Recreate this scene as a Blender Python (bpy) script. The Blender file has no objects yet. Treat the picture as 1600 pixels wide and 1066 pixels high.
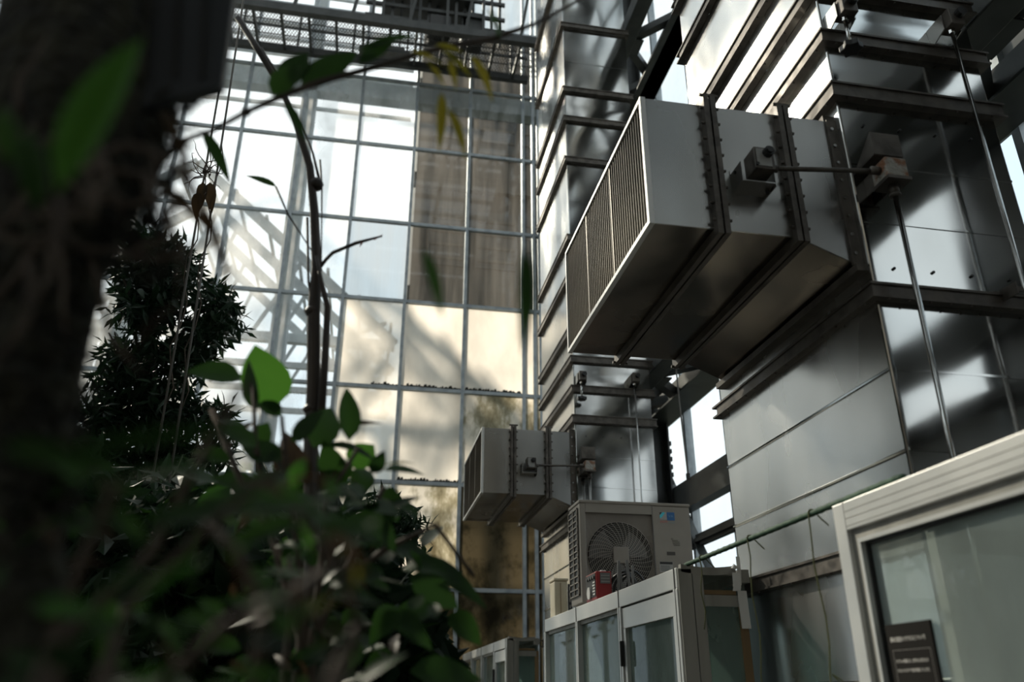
import bpy, math, random
from mathutils import Vector, Matrix, noise
S = bpy.context.scene
random.seed(7)
# ---------------------------------------------------------------- camera
CAM = Vector((0, 0, 1.5))
RX = Vector((0.98421691, -0.17694669, 0.00263503))
RY = Vector((0.07372089, 0.39642461, -0.91510259))
RZ = Vector((0.16087978, 0.9008537, 0.40321247))
FPX = 1260.64
cd = bpy.data.cameras.new('camera'); co = bpy.data.objects.new('camera', cd)
S.collection.objects.link(co)
M = Matrix((RX, -RY, -RZ)).transposed().to_4x4(); M.translation = CAM
co.matrix_world = M
cd.sensor_fit = 'HORIZONTAL'; cd.sensor_width = 36; cd.lens = FPX / 1600 * 36
cd.clip_start = .02; cd.clip_end = 400
cd.dof.use_dof = True; cd.dof.focus_distance = 4.6; cd.dof.aperture_fstop = 1.7
S.camera = co
# ---------------------------------------------------------------- world, sun, exposure
w = bpy.data.worlds.new('sky'); S.world = w; w.use_nodes = True
nt = w.node_tree; nt.nodes.clear()
tc = nt.nodes.new('ShaderNodeTexCoord'); nz = nt.nodes.new('ShaderNodeTexNoise')
nz.inputs['Scale'].default_value = 2.2; nz.inputs['Detail'].default_value = 5
cr = nt.nodes.new('ShaderNodeValToRGB')
cr.color_ramp.elements[0].position = .38; cr.color_ramp.elements[0].color = (.66, .79, .88, 1)
cr.color_ramp.elements[1].position = .62; cr.color_ramp.elements[1].color = (.93, .96, .97, 1)
bg = nt.nodes.new('ShaderNodeBackground'); bg.inputs[1].default_value = 1.55
wo = nt.nodes.new('ShaderNodeOutputWorld')
nt.links.new(tc.outputs['Generated'], nz.inputs['Vector']); nt.links.new(nz.outputs['Fac'], cr.inputs[0])
nt.links.new(cr.outputs[0], bg.inputs[0]); nt.links.new(bg.outputs[0], wo.inputs[0])
SUN = Vector((-.45, .68, .58)).normalized()
sl = bpy.data.lights.new('sun', 'SUN'); sl.energy = 9.0; sl.angle = math.radians(2.6); sl.color = (1, .88, .72)
so = bpy.data.objects.new('sun', sl); S.collection.objects.link(so)
so.location = SUN * 60; so.rotation_euler = SUN.to_track_quat('Z', 'Y').to_euler()
S.view_settings.view_transform = 'Standard'; S.view_settings.look = 'None'
S.view_settings.exposure = -0.1; S.view_settings.gamma = 1; S.view_settings.use_curve_mapping = False

# ---------------------------------------------------------------- helpers
COL = S.collection
def ray(px, py):
    a, b = (px - 800) / FPX, (py - 533) / FPX
    return RX * a + RY * b + RZ
def at(px, py, Y):
    d = ray(px, py); return CAM + d * (Y / d.y)
class MB:
    def __init__(s): s.v = []; s.f = []
    def quad(s, *p):
        n = len(s.v); s.v += [tuple(q) for q in p]; s.f.append(tuple(range(n, n + len(p)))); return s
    def box(s, x0, x1, y0, y1, z0, z1):
        return s.obox(Vector(((x0+x1)/2, (y0+y1)/2, (z0+z1)/2)), (x1-x0, y1-y0, z1-z0))
    def obox(s, c, size, m=None):
        n = len(s.v); c = Vector(c)
        for a in (-.5, .5):
            for b in (-.5, .5):
                for d in (-.5, .5):
                    p = Vector((a*size[0], b*size[1], d*size[2]))
                    if m: p = m @ p
                    s.v.append(tuple(c + p))
        s.f += [tuple(n+i for i in q) for q in ((0,1,3,2),(4,6,7,5),(0,4,5,1),(2,3,7,6),(0,2,6,4),(1,5,7,3))]
        return s
    def bar(s, a, b, wdt, h, up=(0,0,1)):
        a, b = Vector(a), Vector(b); d = (b-a); L = d.length; d.normalize()
        u = Vector(up); sx = d.cross(u)
        if sx.length < 1e-4: sx = d.cross(Vector((1,0,0)))
        sx.normalize(); u = sx.cross(d)
        return s.obox((a+b)/2, (wdt, L, h), Matrix((sx, d, u)).transposed())
    def tube(s, pts, r, n=8, cap=True):
        pts = [Vector(p) for p in pts]; rs = r if isinstance(r, (list, tuple)) else [r]*len(pts)
        base = len(s.v); ref = None
        for i, p in enumerate(pts):
            d = (pts[min(i+1, len(pts)-1)] - pts[max(i-1, 0)]).normalized()
            if ref is None: ref = d.orthogonal().normalized()
            ref = (ref - d*ref.dot(d)); ref = ref.normalized() if ref.length > 1e-6 else d.orthogonal().normalized()
            q = d.cross(ref)
            for k in range(n):
                t = 2*math.pi*k/n; s.v.append(tuple(p + (ref*math.cos(t) + q*math.sin(t))*rs[i]))
        for i in range(len(pts)-1):
            for k in range(n):
                a = base+i*n+k; b = base+i*n+(k+1) % n; s.f.append((a, b, b+n, a+n))
        if cap:
            s.f.append(tuple(base+k for k in reversed(range(n)))); e = base+(len(pts)-1)*n
            s.f.append(tuple(e+k for k in range(n)))
        return s
    def prism(s, poly, off):
        n = len(s.v); k = len(poly); off = Vector(off)
        s.v += [tuple(p) for p in poly] + [tuple(Vector(p)+off) for p in poly]
        s.f.append(tuple(range(n+k-1, n-1, -1))); s.f.append(tuple(range(n+k, n+2*k)))
        s.f += [(n+i, n+(i+1) % k, n+k+(i+1) % k, n+k+i) for i in range(k)]
        return s
    def mesh(s, name, mat, smooth=False):
        me = bpy.data.meshes.new(name); me.from_pydata(s.v, [], s.f)
        if mat: me.materials.append(mat)
        if smooth: me.polygons.foreach_set('use_smooth', [True]*len(me.polygons))
        me.update(); return me
    def build(s, name, mat, parent=None, smooth=False, bevel=0):
        o = bpy.data.objects.new(name, s.mesh(name, mat, smooth)); COL.objects.link(o); adopt(o, parent)
        if bevel:
            b = o.modifiers.new('bevel', 'BEVEL'); b.width = bevel; b.segments = 2; b.limit_method = 'ANGLE'
        return o
def base_of(p):
    v = Vector((0,0,0))
    while p: v += p.location; p = p.parent
    return v
def adopt(o, parent):
    """geometry is written in world space; parents are only translated"""
    if parent:
        o.parent = parent; o.location = o.location - base_of(parent)
def empty(name, loc, label, cat, group=None, kind=None):
    o = bpy.data.objects.new(name, None); COL.objects.link(o); o.location = loc
    o.empty_display_size = .1
    tag(o, label, cat, group, kind); return o
def tag(o, label=None, cat=None, group=None, kind=None):
    for k, v in (('label', label), ('category', cat), ('group', group), ('kind', kind)):
        if v: o[k] = v
    return o
def inst(name, me, mtx, parent):
    o = bpy.data.objects.new(name, me); COL.objects.link(o)
    if parent:
        o.parent = parent; mtx = Matrix.Translation(-base_of(parent)) @ mtx
    o.matrix_basis = mtx; return o
def copy_tree(o, parent=None):
    c = o.copy(); COL.objects.link(c); c.parent = parent
    for ch in list(o.children): copy_tree(ch, c)
    return c

# ---------------------------------------------------------------- materials
def mat(name, color=(.5,.5,.5), rough=.5, metal=0, spec=.5):
    m = bpy.data.materials.new(name); m.use_nodes = True
    b = m.node_tree.nodes['Principled BSDF']
    b.inputs['Base Color'].default_value = (*color, 1); b.inputs['Roughness'].default_value = rough
    b.inputs['Metallic'].default_value = metal; b.inputs['Specular IOR Level'].default_value = spec
    return m
def N(m, t, **kw):
    n = m.node_tree.nodes.new(t)
    for k, v in kw.items():
        if k in n.inputs: n.inputs[k].default_value = v
        else: setattr(n, k, v)
    return n
def L(m, a, b): m.node_tree.links.new(a, b)
def ramp(m, fac, stops):
    r = N(m, 'ShaderNodeValToRGB'); e = r.color_ramp.elements
    while len(e) < len(stops): e.new(.5)
    for i, (p, c) in enumerate(stops):
        e[i].position = p; e[i].color = (*c, 1) if len(c) == 3 else c
    L(m, fac, r.inputs[0]); return r
def vary(m, c1, c2, scale=6, detail=4, lo=.35, hi=.65, stretch=(1,1,1), bump=0, bscale=None, rough=None, metalbump=False):
    b = m.node_tree.nodes['Principled BSDF']
    t = N(m, 'ShaderNodeTexCoord'); mp = N(m, 'ShaderNodeMapping'); mp.inputs['Scale'].default_value = stretch
    n = N(m, 'ShaderNodeTexNoise', Scale=scale, Detail=detail)
    L(m, t.outputs['Object'], mp.inputs[0]); L(m, mp.outputs[0], n.inputs['Vector'])
    r = ramp(m, n.outputs['Fac'], [(lo, c1), (hi, c2)]); L(m, r.outputs[0], b.inputs['Base Color'])
    if rough:
        q = ramp(m, n.outputs['Fac'], [(lo, (rough[0],)*3), (hi, (rough[1],)*3)]); L(m, q.outputs[0], b.inputs['Roughness'])
    if bump:
        n2 = N(m, 'ShaderNodeTexNoise', Scale=bscale or scale, Detail=0 if metalbump else 2)
        L(m, t.outputs['Object'], n2.inputs['Vector'])
        bp = N(m, 'ShaderNodeBump', Strength=bump, Distance=.05); L(m, n2.outputs['Fac'], bp.inputs['Height'])
        L(m, bp.outputs[0], b.inputs['Normal'])
    return m
def steel(name, c1, c2, rough, bump, bscale):
    return vary(mat(name, c1, .2, 1), c1, c2, 3, 2, .3, .7, (1,1,.5), bump, bscale, rough, True)
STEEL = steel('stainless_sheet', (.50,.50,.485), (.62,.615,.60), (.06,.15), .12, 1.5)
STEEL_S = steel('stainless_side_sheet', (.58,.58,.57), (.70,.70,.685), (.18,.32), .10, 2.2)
STEEL_U = steel('shade_darkened_sheet', (.09,.082,.072), (.20,.175,.145), (.16,.3), .14, 2.4)  # same stainless sheet; the hood's underside shade is put into the colour
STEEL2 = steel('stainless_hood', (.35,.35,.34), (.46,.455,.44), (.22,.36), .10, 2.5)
FLANGE = vary(mat('flange_steel', (.1,.09,.08), .5, .6), (.070,.062,.055), (.15,.135,.12), 14, 5, rough=(.4,.6))
SLAT = vary(mat('brown_grey_slat', (.2,.18,.15), .45, .5), (.10,.088,.072), (.21,.185,.15), 6, 4, stretch=(1,1,.15))  # brown-grey streaked metal for the grille slats
DARK = vary(mat('dark_painted_steel', (.03,.033,.033), .5), (.022,.025,.025), (.045,.048,.047), 5)
GIRD = vary(mat('girder_paint', (.04,.045,.045), .42), (.035,.04,.04), (.065,.07,.068), 4)
ALU = vary(mat('weathered_aluminium', (.6,.61,.6), .34, .35), (.58,.59,.58), (.74,.74,.72), 8, 5, stretch=(1,.25,.25), rough=(.28,.45))
ALU_G = vary(mat('glazing_bar_aluminium', (.3,.34,.37), .45, .35), (.25,.285,.31), (.40,.43,.45), 6, 4)
ALU_D = vary(mat('grey_aluminium_cladding', (.32,.31,.28), .5, .3), (.25,.245,.22), (.36,.35,.32), 9, 4, stretch=(1,1,.12))
BEIGE = vary(mat('beige_enamel', (.32,.295,.26), .5), (.215,.195,.17), (.255,.235,.205), 3)
BLACK = mat('black_plastic', (.012,.012,.012), .45)
GREYP = mat('grey_plastic', (.13,.13,.13), .5)
RED = vary(mat('red_enamel', (.42,.02,.025), .35), (.22,.010,.013), (.28,.016,.018), 8)
WHITE = mat('white_plastic', (.72,.71,.68), .45)
CREAM = vary(mat('cream_plastic', (.66,.58,.42), .5), (.60,.52,.37), (.70,.63,.48), 6)
GREEN = vary(mat('green_coated_stake', (.05,.11,.07), .65, 0, .2), (.02,.055,.035), (.05,.10,.062), 30)
TWINE = mat('olive_twine', (.10,.11,.04), .8)
RUST = vary(mat('rusty_cast_housing', (.25,.23,.2), .7), (.33,.32,.29), (.22,.10,.05), 22, 5, .42, .62, bump=.3, bscale=60)
WOOD = vary(mat('stained_wood', (.2,.13,.06), .6), (.18,.115,.05), (.30,.20,.10), 5, stretch=(1,1,.1))
CONC = vary(mat('weathered_concrete', (.3,.28,.25), .85), (.20,.185,.165), (.33,.31,.28), 1.2, 6, stretch=(1,1,.35))
SOIL = vary(mat('dark_soil', (.03,.024,.018), .95), (.018,.014,.01), (.05,.04,.03), 9, bump=.6, bscale=20)
BARK = vary(mat('bark', (.045,.032,.022), .9), (.02,.015,.011), (.075,.055,.04), 25, 5, stretch=(1,1,.3), bump=.5, bscale=40)
CANE = vary(mat('dark_cane', (.03,.02,.015), .5), (.018,.012,.009), (.05,.033,.022), 20, stretch=(1,1,.2))
TWIG = vary(mat('grey_brown_twig', (.12,.085,.06), .8), (.045,.031,.022), (.09,.066,.048), 30)
MOSS = vary(mat('dark_moss', (.02,.02,.013), .95), (.008,.008,.006), (.035,.033,.02), 30, bump=.8, bscale=60)
ROPE = mat('pale_rope', (.16,.15,.14), .8)
INK_B = mat('blue_sticker', (.01,.10,.28), .4); INK_C = mat('cyan_mark', (.05,.5,.62), .4)
INK_R = mat('red_mark', (.45,.10,.09), .4); INK_G = mat('silver_label', (.30,.30,.29), .4)
SIGN = mat('black_sign_film', (.012,.011,.010), .8, 0, .1); SIGNT = mat('sign_lettering', (.85,.83,.79), .6)
SIGNL = mat('sign_rule', (.20,.19,.18), .6)
BOARD = vary(mat('added_shade_sheet', (.2,.2,.2), .9), (.15,.155,.155), (.21,.215,.215), 2)
WINPAINT = vary(mat('pale_painted_frame', (.4,.43,.45), .5), (.33,.36,.385), (.46,.49,.51), 2)

def glass(name, tint, haze_lo, haze_hi, haze_col, noise_scale=1.4, stain=None, refl=.9, trans=.75, stretch=(1,1,.55)):
    """thin pane: clear glass with a film of scale and dirt that scatters light"""
    m = bpy.data.materials.new(name); m.use_nodes = True; nt = m.node_tree; nt.nodes.clear()
    out = N(m, 'ShaderNodeOutputMaterial')
    tr = N(m, 'ShaderNodeBsdfTransparent', Color=(*tint, 1)); gl = N(m, 'ShaderNodeBsdfGlossy', Color=(.95,.97,1,1), Roughness=.02)
    fr = N(m, 'ShaderNodeFresnel', IOR=1.5); fm = N(m, 'ShaderNodeMath', operation='MULTIPLY'); fm.inputs[1].default_value = refl
    L(m, fr.outputs[0], fm.inputs[0])
    gb_ = N(m, 'ShaderNodeNewGeometry'); ir = N(m, 'ShaderNodeMapRange'); ir.inputs['To Min'].default_value = 1.5; ir.inputs['To Max'].default_value = 1/1.5
    L(m, gb_.outputs['Backfacing'], ir.inputs['Value']); L(m, ir.outputs[0], fr.inputs['IOR'])   # same thin pane from either side
    clear = N(m, 'ShaderNodeMixShader'); L(m, fm.outputs[0], clear.inputs[0]); L(m, tr.outputs[0], clear.inputs[1]); L(m, gl.outputs[0], clear.inputs[2])
    g = N(m, 'ShaderNodeNewGeometry'); n1 = N(m, 'ShaderNodeTexNoise', Scale=noise_scale, Detail=5, Roughness=.55)
    mp = N(m, 'ShaderNodeMapping'); mp.inputs['Scale'].default_value = stretch; L(m, g.outputs['Position'], mp.inputs[0]); L(m, mp.outputs[0], n1.inputs['Vector'])
    hz = ramp(m, n1.outputs['Fac'], [(.36, (haze_lo,)*3), (.62, (haze_hi,)*3)])
    tl = N(m, 'ShaderNodeBsdfTranslucent'); df = N(m, 'ShaderNodeBsdfDiffuse')
    if stain:
        n2 = N(m, 'ShaderNodeTexNoise', Scale=stain[2], Detail=8, Roughness=.65); L(m, mp.outputs[0], n2.inputs['Vector'])
        rc = ramp(m, n2.outputs['Fac'], [(.47, haze_col), (.56, stain[0]), (.66, stain[1])])
        L(m, rc.outputs[0], tl.inputs[0]); L(m, rc.outputs[0], df.inputs[0])
    else:
        tl.inputs[0].default_value = (*haze_col, 1); df.inputs[0].default_value = (*haze_col, 1)
    film = N(m, 'ShaderNodeMixShader'); film.inputs[0].default_value = 1 - trans
    L(m, tl.outputs[0], film.inputs[1]); L(m, df.outputs[0], film.inputs[2])
    fin = N(m, 'ShaderNodeMixShader'); L(m, hz.outputs[0], fin.inputs[0]); L(m, clear.outputs[0], fin.inputs[1]); L(m, film.outputs[0], fin.inputs[2])
    L(m, fin.outputs[0], out.inputs[0]); return m
DIM_PANEL = vary(mat('grey_dimming_panel', (.28,.29,.29), .7), (.24,.25,.25), (.31,.32,.32), 2)  # grey for the added side-wall panels that dim reflections
G_CLEAR = glass('clear_pane', (.93,.97,.97), .0, .10, (.9,.93,.93))
G_HAZE = glass('hazy_pane', (.88,.93,.93), .12, .62, (.72,.74,.73), 1.1)
G_MID = glass('shade_dimmed_pane', (.58,.62,.62), .02, .20, (.42,.395,.35), 1.3, stretch=(2.6,1,.18))  # streaky film, thinned and greyed so shade sits in the pane colour
G_CREAM = glass('limescaled_pane', (.8,.82,.78), .70, .97, (.84,.80,.71), 1.2)
G_ALGR = glass('algae_edged_pane', (.8,.82,.75), .72, .98, (.82,.77,.66), 1.2, ((.34,.31,.21), (.12,.10,.055), 1.6))
G_ALG = glass('algae_stained_pane', (.4,.38,.28), .80, .98, (.075,.060,.034), 1.4, ((.034,.028,.015), (.013,.011,.007), 2.4), trans=.6, stretch=(1,1,.8))
G_SHOW = glass('display_case_glass', (.62,.73,.70), .22, .50, (.50,.60,.57), 2.2, refl=.8)
G_NEAR = glass('limescaled_case_glass', (.66,.76,.73), .38, .62, (.62,.72,.69), 1.6, refl=.8, trans=.5)
G_ROOF = glass('roof_pane', (.82,.87,.88), .05, .35, (.85,.88,.88), .7)

def leafmat(name, c1, c2, trans=.45):
    m = bpy.data.materials.new(name); m.use_nodes = True; nt = m.node_tree; nt.nodes.clear()
    out = N(m, 'ShaderNodeOutputMaterial'); b = N(m, 'ShaderNodeBsdfPrincipled', Roughness=.45)
    b.inputs['Specular IOR Level'].default_value = .15
    oi = N(m, 'ShaderNodeObjectInfo'); t = N(m, 'ShaderNodeTexCoord'); n = N(m, 'ShaderNodeTexNoise', Scale=9.0, Detail=3)
    L(m, t.outputs['Object'], n.inputs['Vector'])
    ad = N(m, 'ShaderNodeMath', operation='ADD'); L(m, oi.outputs['Random'], ad.inputs[0]); L(m, n.outputs['Fac'], ad.inputs[1])
    r = ramp(m, ad.outputs[0], [(.45, c1), (.98, c2)]); L(m, r.outputs[0], b.inputs['Base Color'])
    tl = N(m, 'ShaderNodeBsdfTranslucent')
    hs = N(m, 'ShaderNodeHueSaturation', Saturation=1.05, Value=1.25); L(m, r.outputs[0], hs.inputs['Color']); L(m, hs.outputs[0], tl.inputs[0])
    mx = N(m, 'ShaderNodeMixShader'); mx.inputs[0].default_value = trans
    L(m, b.outputs[0], mx.inputs[1]); L(m, tl.outputs[0], mx.inputs[2]); L(m, mx.outputs[0], out.inputs[0]); return m
LEAF = leafmat('green_leaf', (.010,.026,.007), (.022,.055,.012), .4)
LEAFB = leafmat('bright_green_leaf', (.035,.11,.018), (.06,.16,.025), .55)
LEAFD = leafmat('dark_evergreen_leaf', (.008,.02,.010), (.016,.036,.016), .2)
LEAFY = leafmat('yellow_leaf', (.11,.11,.012), (.16,.145,.02), .45)
LEAFX = leafmat('dry_brown_leaf', (.026,.016,.009), (.05,.033,.018), .25)

# ================================================================ SETTING
GY, WX, K = 12.2, 3.56, 1.27
HALL_L, HALL_B, HALL_H = -8.0, -6.0, 16.5
fl = MB().box(HALL_L-.2, WX+.3, HALL_B-.2, GY+.2, -.2, 0).build('floor', SOIL); tag(fl, kind='structure', label='dark planted soil floor of the glasshouse')
gr = MB().box(-90, 90, -90, 90, -.5, -.25).build('ground', mat('outdoor_ground', (.07,.075,.045), .95)); tag(gr, kind='structure', label='open ground outside the glasshouse')
# --- far glass wall
wf = empty('wall_far', (0, GY, 0), 'tall glazed end wall of grey aluminium bars and hazy panes', None, kind='structure')
cols = [2.372 - 1.01*i for i in range(11)]
rows = [-.1, 1.39] + [2.92, 4.47, 5.99, 7.53, 9.04, 10.64, 12.14, 13.7, 15.2, HALL_H]
for x in cols + [2.56, 3.38]:
    MB().box(x-.026, x+.026, GY-.05, GY+.03, 0, HALL_H).box(x-.012, x+.012, GY+.03, GY+.09, 0, HALL_H).build('mullion', ALU_G, wf)
MB().box(2.64, 2.72, GY-.06, GY+.03, 0, HALL_H).build('corner_bar', ALU_G, wf)
xs = sorted(cols + [2.56, 3.38])
mull = []
for i in range(len(xs)-1):
    a, b = xs[i]+.02, xs[i+1]-.02
    for j, z in enumerate(rows[:-1]):
        z1 = rows[j+1]
        if j: MB().box(xs[i]+.026, xs[i+1]-.026, GY-.04, GY+.02, z-.028, z+.028).build('transom', ALU_G, wf)
        xc = (a+b)/2
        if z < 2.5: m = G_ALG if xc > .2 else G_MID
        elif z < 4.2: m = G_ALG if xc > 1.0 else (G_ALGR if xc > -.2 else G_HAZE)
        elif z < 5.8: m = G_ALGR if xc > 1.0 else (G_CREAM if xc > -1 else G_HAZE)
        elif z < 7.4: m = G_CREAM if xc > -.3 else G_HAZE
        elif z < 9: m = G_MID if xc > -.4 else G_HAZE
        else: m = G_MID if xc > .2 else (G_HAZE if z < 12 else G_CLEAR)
        ti = random.uniform(-.004, .004)
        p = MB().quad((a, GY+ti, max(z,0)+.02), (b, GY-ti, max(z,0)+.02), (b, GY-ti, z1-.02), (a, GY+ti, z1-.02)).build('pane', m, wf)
# mossy dirt along some transoms, lumps of their own
for (xa, xb, z) in ((-.1, 1.3, 6.02), (1.4, 2.3, 6.02), (.4, 1.35, 4.5), (1.4, 2.3, 4.5)):
    mb = MB(); x = xa
    while x < xb:
        wd = random.uniform(.03, .09); h = random.uniform(.015, .06)
        mb.prism([(x, GY-.035, z), (x+wd, GY-.035, z), (x+wd*.7, GY-.035, z+h), (x+wd*.25, GY-.035, z+h*.8)], (0, .03, 0)); x += wd*.8
    tag(mb.build('moss_line', MOSS, wf), kind='stuff')
# --- right glazed wall
wr = empty('wall_right', (WX, 4, 0), 'glazed side wall behind the steel ducts', None, kind='structure')
ys = [7.42 + 1.05*i for i in range(-13, 5)]
for y in ys:
    MB().box(WX-.02, WX+.07, y-.03, y+.03, 0, HALL_H).build('mullion', ALU_G, wr)
zr = [0, 1.5, 3.07, 4.6, 6.3, 8.0, 9.4, 11, 12.6, 14.2, HALL_H]
for j, z in enumerate(zr[1:-1]):
    MB().box(WX-.015, WX+.05, HALL_B, GY, z-.03, z+.03).build('transom', ALU_G, wr)
yy = [HALL_B] + [y for y in ys if HALL_B < y < GY] + [GY]
for i in range(len(yy)-1):
    for j in range(len(zr)-1):
        MB().quad((WX+.03, yy[i]+.02, zr[j]+.02), (WX+.03, yy[i+1]-.02, zr[j]+.02), (WX+.03, yy[i+1]-.02, zr[j+1]-.02), (WX+.03, yy[i]+.02, zr[j+1]-.02)).build('pane' if yy[i] > 2.6 or (i+j) % 2 == 0 and j > 1 else 'dimming_panel', G_CLEAR if yy[i] > 2.6 or (i+j) % 2 == 0 and j > 1 else DIM_PANEL, wr)  # unseen grey panels added in place of panes to dim duct-front reflections
# heavy rails of the side wall
MB().box(WX-.16, WX-.02, HALL_B, GY, 3.37, 3.67).build('sill_beam', GIRD, wr)
MB().box(WX-.08, WX-.02, HALL_B, GY, 2.97, 3.09).box(WX-.12, WX-.08, HALL_B, GY, 3.0, 3.04).build('lower_rail', DARK, wr)
# --- left wall, rear wall, roof (outside the frame, seen in reflections)
lw = MB()
for i in range(0, 19): lw.box(HALL_L-.05, HALL_L+.05, HALL_B+i*1.0-.03, HALL_B+i*1.0+.03, 0, HALL_H)
for z in (1.5, 3, 4.5, 6, 7.5, 9, 10.5, 12, 13.5, 15): lw.box(HALL_L-.04, HALL_L+.04, HALL_B, GY, z-.03, z+.03)
o = lw.build('wall_left', ALU_G); tag(o, kind='structure', label='glazed wall on the planted side')
MB().quad((HALL_L, HALL_B, 0), (HALL_L, GY, 0), (HALL_L, GY, HALL_H), (HALL_L, HALL_B, HALL_H)).build('glazing', G_ROOF, o)
bw = MB().box(HALL_L, WX, HALL_B-.3, HALL_B, 0, 13.5).build('wall_back', CONC); tag(bw, kind='structure', label='unseen rear wall, made solid to darken duct reflections')  # unseen; solid height chosen to darken what the duct fronts mirror
MB().quad((HALL_L, HALL_B, 13.5), (WX, HALL_B, 13.5), (WX, HALL_B, HALL_H), (HALL_L, HALL_B, HALL_H)).build('glazing', G_ROOF, bw)
b = MB()
for i in range(13): b.box(HALL_L+i*.96-.04, HALL_L+i*.96+.04, HALL_B-.1, HALL_B+.1, 13.5, HALL_H)
for z in (15,): b.box(HALL_L, WX, HALL_B-.06, HALL_B+.06, z-.05, z+.05)
b.build('glazing_bars', GIRD, bw)
ce = MB()
for i in range(0, 19): ce.box(HALL_L, WX, HALL_B+i-.04, HALL_B+i+.04, HALL_H-.1, HALL_H+.05)
for i in range(13): ce.box(HALL_L+i*.96-.05, HALL_L+i*.96+.05, HALL_B, GY, HALL_H-.16, HALL_H)
for y in (-3.5, .5, 4.5, 8.5):
    ce.box(HALL_L, WX, y-.12, y+.12, HALL_H-.9, HALL_H-.7)
    for i in range(12):
        xa = HALL_L+i*.96; ce.bar((xa, y, HALL_H-.8), (xa+.48, y, HALL_H-.1), .07, .07); ce.bar((xa+.48, y, HALL_H-.1), (xa+.96, y, HALL_H-.8), .07, .07)
o = ce.build('ceiling', GIRD); tag(o, kind='structure', label='glazed roof with steel trusses')
MB().quad((HALL_L, HALL_B, HALL_H), (WX, HALL_B, HALL_H), (WX, GY, HALL_H), (HALL_L, GY, HALL_H)).build('glazing', G_ROOF, o)
sh = MB()
for i in range(5): sh.box(-7.6, 3.2, HALL_B+.2+i*1.6, HALL_B+1.6+i*1.6, HALL_H-1.25, HALL_H-1.23)
sh.build('added_shade_sheet', BOARD, o)  # unseen sheets added under the roof to block light from behind

# ================================================================ STEEL GIRDERS along the right wall
def wind_girder(z, label):
    g = empty('lattice_girder', (WX-.1, 3, z), label, 'girder', 'lattice girders along the glazed side wall')
    xi, xo = 2.14*K+.05, WX-.22
    MB().box(xi-.09, xi+.09, HALL_B+.13, GY-.1, z, z+.2).build('inner_chord', GIRD, g, bevel=.008)
    MB().box(xo-.12, xo+.10, HALL_B+.13, GY-.1, z-.02, z+.22).box(xo-.2, xo+.1, HALL_B+.13, GY-.1, z-.02, z+.0).build('wall_chord', GIRD, g)
    p = .955*K; y = 2.03*K - 7*p
    while y < GY-1.2:
        if y > HALL_B+.2:
            MB().bar((xi, y, z+.1), (xo, y+p/2, z+.1), .10, .10).build('lacing_bar', GIRD, g)
            MB().bar((xo, y+p/2, z+.1), (xi, y+p, z+.1), .10, .10).build('lacing_bar', GIRD, g)
            MB().box(xi-.02, xi+.2, y-.13, y+.13, z+.02, z+.035).build('gusset_plate', GIRD, g)
        y += p
    return g
wind_girder(4.46, 'dark lower lattice girder running behind the ducts at hood height')
wind_girder(8.98, 'dark upper lattice girder running high behind the ducts')
wind_girder(13.2, 'topmost dark lattice girder near the roof on the right')
for y, lb in ((8.75, 'dark steel column rising between the far duct and the window'), (-1.0, 'dark steel column on the glazed side wall nearest the viewer')):
    c = empty('steel_column', (3.3, y, 0), lb, 'column', 'columns of the glazed side wall')
    MB().box(3.1, 3.12, y-.15, y+.15, 0, HALL_H).box(3.38, 3.40, y-.15, y+.15, 0, HALL_H).box(3.12, 3.38, y-.012, y+.012, 0, HALL_H).build('shaft', DARK, c)
    MB().box(3.05, 3.42, y-.2, y+.2, 0, .03).build('base_plate', DARK, c)
    for z in (4.3, 8.85, 13): MB().box(2.85, 3.12, y-.1, y+.1, z-.12, z+.02).build('bracket', DARK, c)
MB().bar((WX-.08, 9.9, 5.1), (WX-.08, 7.65, 2.3), .02, .09, (1,0,0)).build('diagonal_brace', GIRD, wr)
o = MB().box(3.46, 3.50, 8.9, 9.2, 2.2, 4.4)
for i in range(22): o.box(3.45, 3.51, 8.82, 8.9, 2.25+i*.095, 2.30+i*.095)
o.build('toothed_rack', DARK, wr)

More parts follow.
